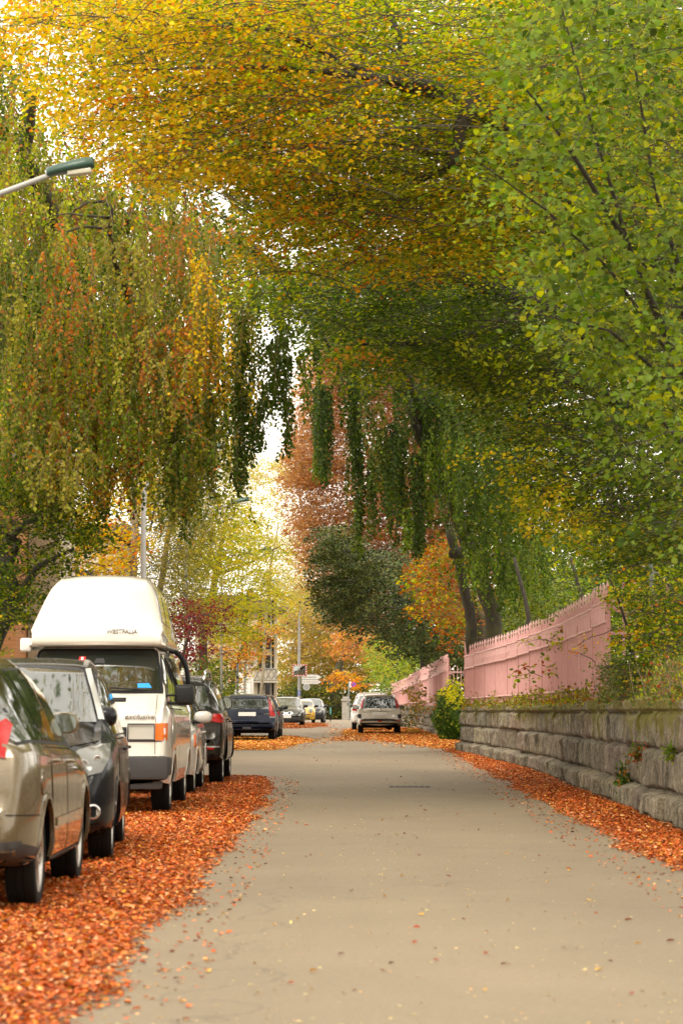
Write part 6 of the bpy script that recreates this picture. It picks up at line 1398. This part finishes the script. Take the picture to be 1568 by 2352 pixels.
creeper('creeper', 'loose green and yellow creeper climbing the middle of the pink fence', 'creeper', 42, [([(1185, 1460), (1230, 1440), (1290, 1480), (1310, 1590), (1180, 1600)], (47.5, 50), .26, [(4, YG), (4, G_), (2, OL), (1, R_)], kv),
   ([(1250, 1410), (1290, 1400), (1300, 1480), (1260, 1500)], (46, 47.5), .3, [(3, G_), (3, YG), (2, R_)], kv)])
creeper('creeper', 'tangled tan and green creeper on the low wall right of the silver estate', 'creeper', 43, [([(925, 1580), (965, 1560), (975, 1610), (950, 1680), (925, 1680)], (99, 103), 1.0, [(4, (160, 140, 56)), (3, (110, 120, 40)), (2, (190, 150, 70))], dict(kv, size=.10)),
   ([(950, 1605), (1010, 1600), (1015, 1625), (950, 1630)], (97, 100), 1.0, [(4, (170, 110, 60)), (3, (150, 150, 50))], dict(kv, size=.09))])
# growth along the wall top: three separate mats of plants
def topgrowth(name, label, cat, seed, y0, y1, dens, pal, h, size, xoff=(-.06, .25), shape='oval'):
    rg = np.random.default_rng(seed); n = int((y1-y0)*dens); y = rg.uniform(y0, y1, n); k = rg.uniform(0, 1, n) < np.clip((fbm(y*1.3, y*0+seed, 3, seed)-.2)*2.4, .15, 1); y = y[k]; n = len(y)
    hh = h*np.clip((fbm(y*.9, y*0+3, 4, seed+2)-.15)*2, .2, 1.3)
    x = WALLX(y)+rg.uniform(xoff[0], xoff[1], n); q = rg.uniform(0, 1, n)**1.4; z = H1(y)+.0+q*hh+.01
    droop = (x < WALLX(y)+.02) & (rg.uniform(0, 1, n) < .5); z = np.where(droop, H1(y)-rg.uniform(0, .16, n)**1.3, z)
    P = np.stack([x, y, z], -1); o = np.array([3.7, (y0+y1)/2, 1.2])
    r = empty(name, tuple(o), 0, label, cat)
    leaves_mesh('foliage', P-o, rg.normal(0, .8, (n, 3))+np.array([-.2, 0, .6]), rg.normal(0, 1, (n, 3)), size*rg.uniform(.5, 1.2, n), pick(pal, n, rg), M['leaf'], r, shape)
    S = n//14; yy = rg.choice(y, S); b = np.stack([WALLX(yy)+rg.uniform(xoff[0]+.05, xoff[1], S), yy, H1(yy)+0*yy], -1); e = b+rg.normal(0, .09, (S, 3)); e[:, 2] = b[:, 2]+h*rg.uniform(.4, 1.1, S)
    V, F = tubes_np(np.stack([b, (b+e)/2+rg.normal(0, .02, b.shape), e], 1)-o, np.array([[.004, .003, .002]])*np.ones((S, 1))); quads_mesh('stems', V, F, M['twig_pale'], r)
topgrowth('wall_plants', 'low brown and green weeds rooted along the top of the near wall below the fence', 'plants', 44, 40, 69, 210, [(2, (160, 112, 50)), (4, OL), (4, YG), (3, G_), (1, (120, 70, 40))], .30, .06)
topgrowth('ground_cover', 'thick reddish green ground cover spilling over the near end of the stone wall', 'plants', 45, 24, 39, 2300, [(5, (104, 112, 50)), (1.5, (150, 96, 54)), (5, (84, 98, 42)), (1, (150, 70, 44)), (3, YG)], .42, .045, xoff=(-.05, 1.3))
topgrowth('grass_tuft', 'bright green grass tufts on the garden bank at the right edge', 'grass', 46, 26, 35, 900, [(5, (128, 146, 50)), (3, (150, 160, 60))], .50, .14, xoff=(.35, 1.4), shape='needle')
def wallplant(label, px, py, Y, n, r, pal, seed, size=.035):
    rg = np.random.default_rng(seed); c = np.array(at(px, py, Y)); P = rg.normal(0, 1, (n, 3))*np.array([.04, r*.6, r])
    rt = empty('wall_fern', tuple(c), 0, label, 'plant'); d = P*1.0+rg.normal(0, .05, (n, 3)); d[:, 2] -= .05
    leaves_mesh('fronds', P, d, rg.normal(0, 1, (n, 3)), size*rg.uniform(.6, 1.5, n), pick(pal, n, rg), M['leaf'], rt, 'oval')
    S = 12; e = rg.normal(0, 1, (S, 3))*np.array([.03, r*.5, r]); V, F = tubes_np(np.stack([e*0, e*.5, e], 1), np.full((S, 3), .003)); quads_mesh('stems', V, F, M['twig'], rt)
wallplant('small green fern growing from the lower joint of the near wall', 1432, 1795, 34.0, 420, .11, [(4, (84, 108, 40)), (3, DG), (1, O_)], 51)
wallplant('little weed with a red leaf in the middle joint of the near wall', 1462, 1728, 31.8, 160, .06, [(4, (96, 110, 40)), (2, R_)], 52)
wallplant('tuft of weeds in the wall joint nearest the right edge', 1540, 1726, 29.0, 150, .05, [(4, (110, 130, 50)), (1, YG)], 53)
# ---- fallen leaves
LP = [(30, (192, 94, 40)), (20, (204, 118, 58)), (14, (146, 68, 32)), (9, (224, 164, 114)), (12, (100, 50, 26)), (9, (208, 142, 58))]
def litter(label, y0, y1, fl, fr, dens, pal, seed, sz=.035, soft=.25, pile=.03, z0=.006, power=1.0):
    rg = np.random.default_rng(seed); ya, yb = y0, y1; xa = min(float(fl(y)) for y in np.linspace(ya, yb, 30))-soft*2; xb = max(float(fr(y)) for y in np.linspace(ya, yb, 30))+soft*2
    n = int((yb-ya)*(xb-xa)*dens); x = rg.uniform(xa, xb, n); y = rg.uniform(ya, yb, n)
    wob = (fbm(x*1.2+5, y*.8, 4, seed)-.5)*1.1+(fbm(x*4, y*3, 3, seed+4)-.5)*.5
    dl = x-fl(y)+wob*soft*2; dr = fr(y)-x+wob*soft*2; dy = np.minimum(y-ya, yb-y)*.5
    e = np.minimum(np.minimum(dl, dr), dy)/soft
    pr = np.clip(.5+e*.8, 0.0, 1)**1.6+.02*(e > -3); k = rg.uniform(0, 1, n) < pr*(.75+.5*fbm(x*.7, y*.5, 3, seed+8))
    x, y, pr = x[k], y[k], np.clip(pr[k], 0, 1); n = len(x)
    G = -0.003*np.maximum(0, y-120); z = G+z0+rg.uniform(0, 1, n)**2*pile*pr+.014*pr*fbm(x*2.2, y*2.2, 3, seed+2)
    az = rg.uniform(0, 6.283, n); d = np.stack([np.cos(az), np.sin(az), rg.normal(0, .22, n)*pr], -1)
    nr = np.stack([rg.normal(0, .32, n), rg.normal(0, .32, n), np.where(rg.uniform(0, 1, n) < .75, 1, -1)], -1)
    s = sz*rg.uniform(.55, 1.3, n); P = np.stack([x, y, z], -1)
    o = leaves_mesh('fallen_leaves', P, d, nr, s, pick(pal, n, rg, spread=.25), M['litter_leaf'], None, 'curl')
    return tag(o, label, 'leaves', kind='stuff')
EL = pw([(0, -1.3), (11, -1.12), (18, -1.02), (25, -.97), (36, -1.0), (42, -1.1), (46, -1.3)])
litter('thick orange brown drift of fallen beech leaves under the left row of cars', 5, 46, lambda y: -4.0+0*y, EL, 2700, LP, 61, soft=.17)
LP2 = [(5, (206, 128, 52)), (4, (216, 158, 74)), (3, (170, 84, 38)), (1.5, (224, 180, 110))]
litter('yellow orange leaves lying round the navy estate car', 70, 95, lambda y: -4.0+0*y, pw([(70, -1.7), (78, -1.35), (86, -.85), (95, -1.6)]), 420, LP2, 62, sz=.075, soft=.3)
litter('thin spread of brown leaves under the far parked cars', 122, 160, lambda y: -4.0+0*y, pw([(122, -2), (135, -.9), (160, -.9)]), 90, [(4, (150, 80, 44)), (3, (190, 120, 60))], 63, sz=.10, soft=.4)
litter('band of orange leaves along the foot of the near stone wall', 10, 72, pw([(10, 2.35), (20, 2.5), (34, 2.52), (47, 2.62), (58, 2.7), (72, 2.75)]), lambda y: WALLX(y)-.16+0*y, 2000, LP, 64, soft=.16)
litter('wide patch of golden leaves around and behind the silver estate car', 72, 122, pw([(72, 2.6), (80, 1.9), (90, .9), (97, .3), (108, .0), (122, .6)]), lambda y: WALLX(y)+.3+0*y, 420, LP2+[(4, (176, 92, 46))], 65, sz=.075, soft=.35)
litter('thin island of leaves lying in the middle of the road before the silver car', 84, 94, lambda y: -.25+0*y, lambda y: 1.0+0*y, 60, [(3, (170, 92, 46)), (2, (200, 150, 90))], 66, sz=.09, soft=.3, pile=.02)
rg = np.random.default_rng(70); n = 260; y = 12+rg.uniform(0, 1, n)**1.5*110; x = rg.uniform(-1.0, 2.6, n); 
o = leaves_mesh('scattered_leaves', np.stack([x, y, np.full(n, .006)], -1), np.stack([rg.normal(0, 1, n), rg.normal(0, 1, n), rg.normal(0, .1, n)], -1), np.stack([rg.normal(0, .2, n), rg.normal(0, .2, n), np.ones(n)], -1), .045*rg.uniform(.5, 1.2, n), pick([(3, (150, 70, 36)), (3, (200, 150, 60)), (2, (110, 54, 34))], n, rg), M['litter_leaf'], None, 'curl')
n = 1500; y = 11+rg.uniform(0, 1, n)**1.6*60; x = rg.uniform(-1.0, 2.6, n)
o2 = leaves_mesh('leaf_crumbs', np.stack([x, y, np.full(n, .005)], -1), np.stack([rg.normal(0, 1, n), rg.normal(0, 1, n), rg.normal(0, .1, n)], -1), np.stack([rg.normal(0, .1, n), rg.normal(0, .1, n), np.ones(n)], -1), .022*rg.uniform(.5, 1.4, n), pick([(3, (216, 190, 130)), (2, (190, 150, 90)), (1, (120, 70, 40))], n, rg), M['litter_leaf'], None, 'kite')
tag(o2, 'pale crumbs of leaf and seed speckling the asphalt', 'leaves', kind='stuff')
tag(o, 'sparse single leaves scattered across the bare asphalt', 'leaves', kind='stuff')
# broken litter mat below the drifts so that no asphalt shines through
M['litter'] = simple('litter_mat', lin(132, 56, 26), .95, var=.5, scale=60, bmp=.8)
def mat_sheet(y0, y1, fl, fr, seed):
    Ys = np.arange(y0, y1, .12); n = len(Ys); a = fl(Ys)+.10+(fbm(Ys*2.1, Ys*0, 4, seed)-.5)*.3; b = fr(Ys)-.20+(fbm(Ys*2.4, Ys*0+7, 4, seed+1)-.5)*.3
    V = np.stack([np.stack([a, Ys, np.full(n, .004)], -1), np.stack([b, Ys, np.full(n, .004)], -1)], 1).reshape(-1, 3); i = np.arange(n-1)*2
    tag(quads_mesh('leaf_litter', V, np.stack([i, i+1, i+3, i+2], -1), M['litter']), kind='structure')
mat_sheet(5, 45, lambda y: -3.95+0*y, EL, 1); mat_sheet(12, 70, pw([(10, 2.45), (20, 2.6), (47, 2.72), (58, 2.8), (72, 2.85)]), lambda y: WALLX(y)-.06, 2)
print('leaf faces', sum(len(o.data.polygons) for o in COL.objects if o.type == 'MESH'))
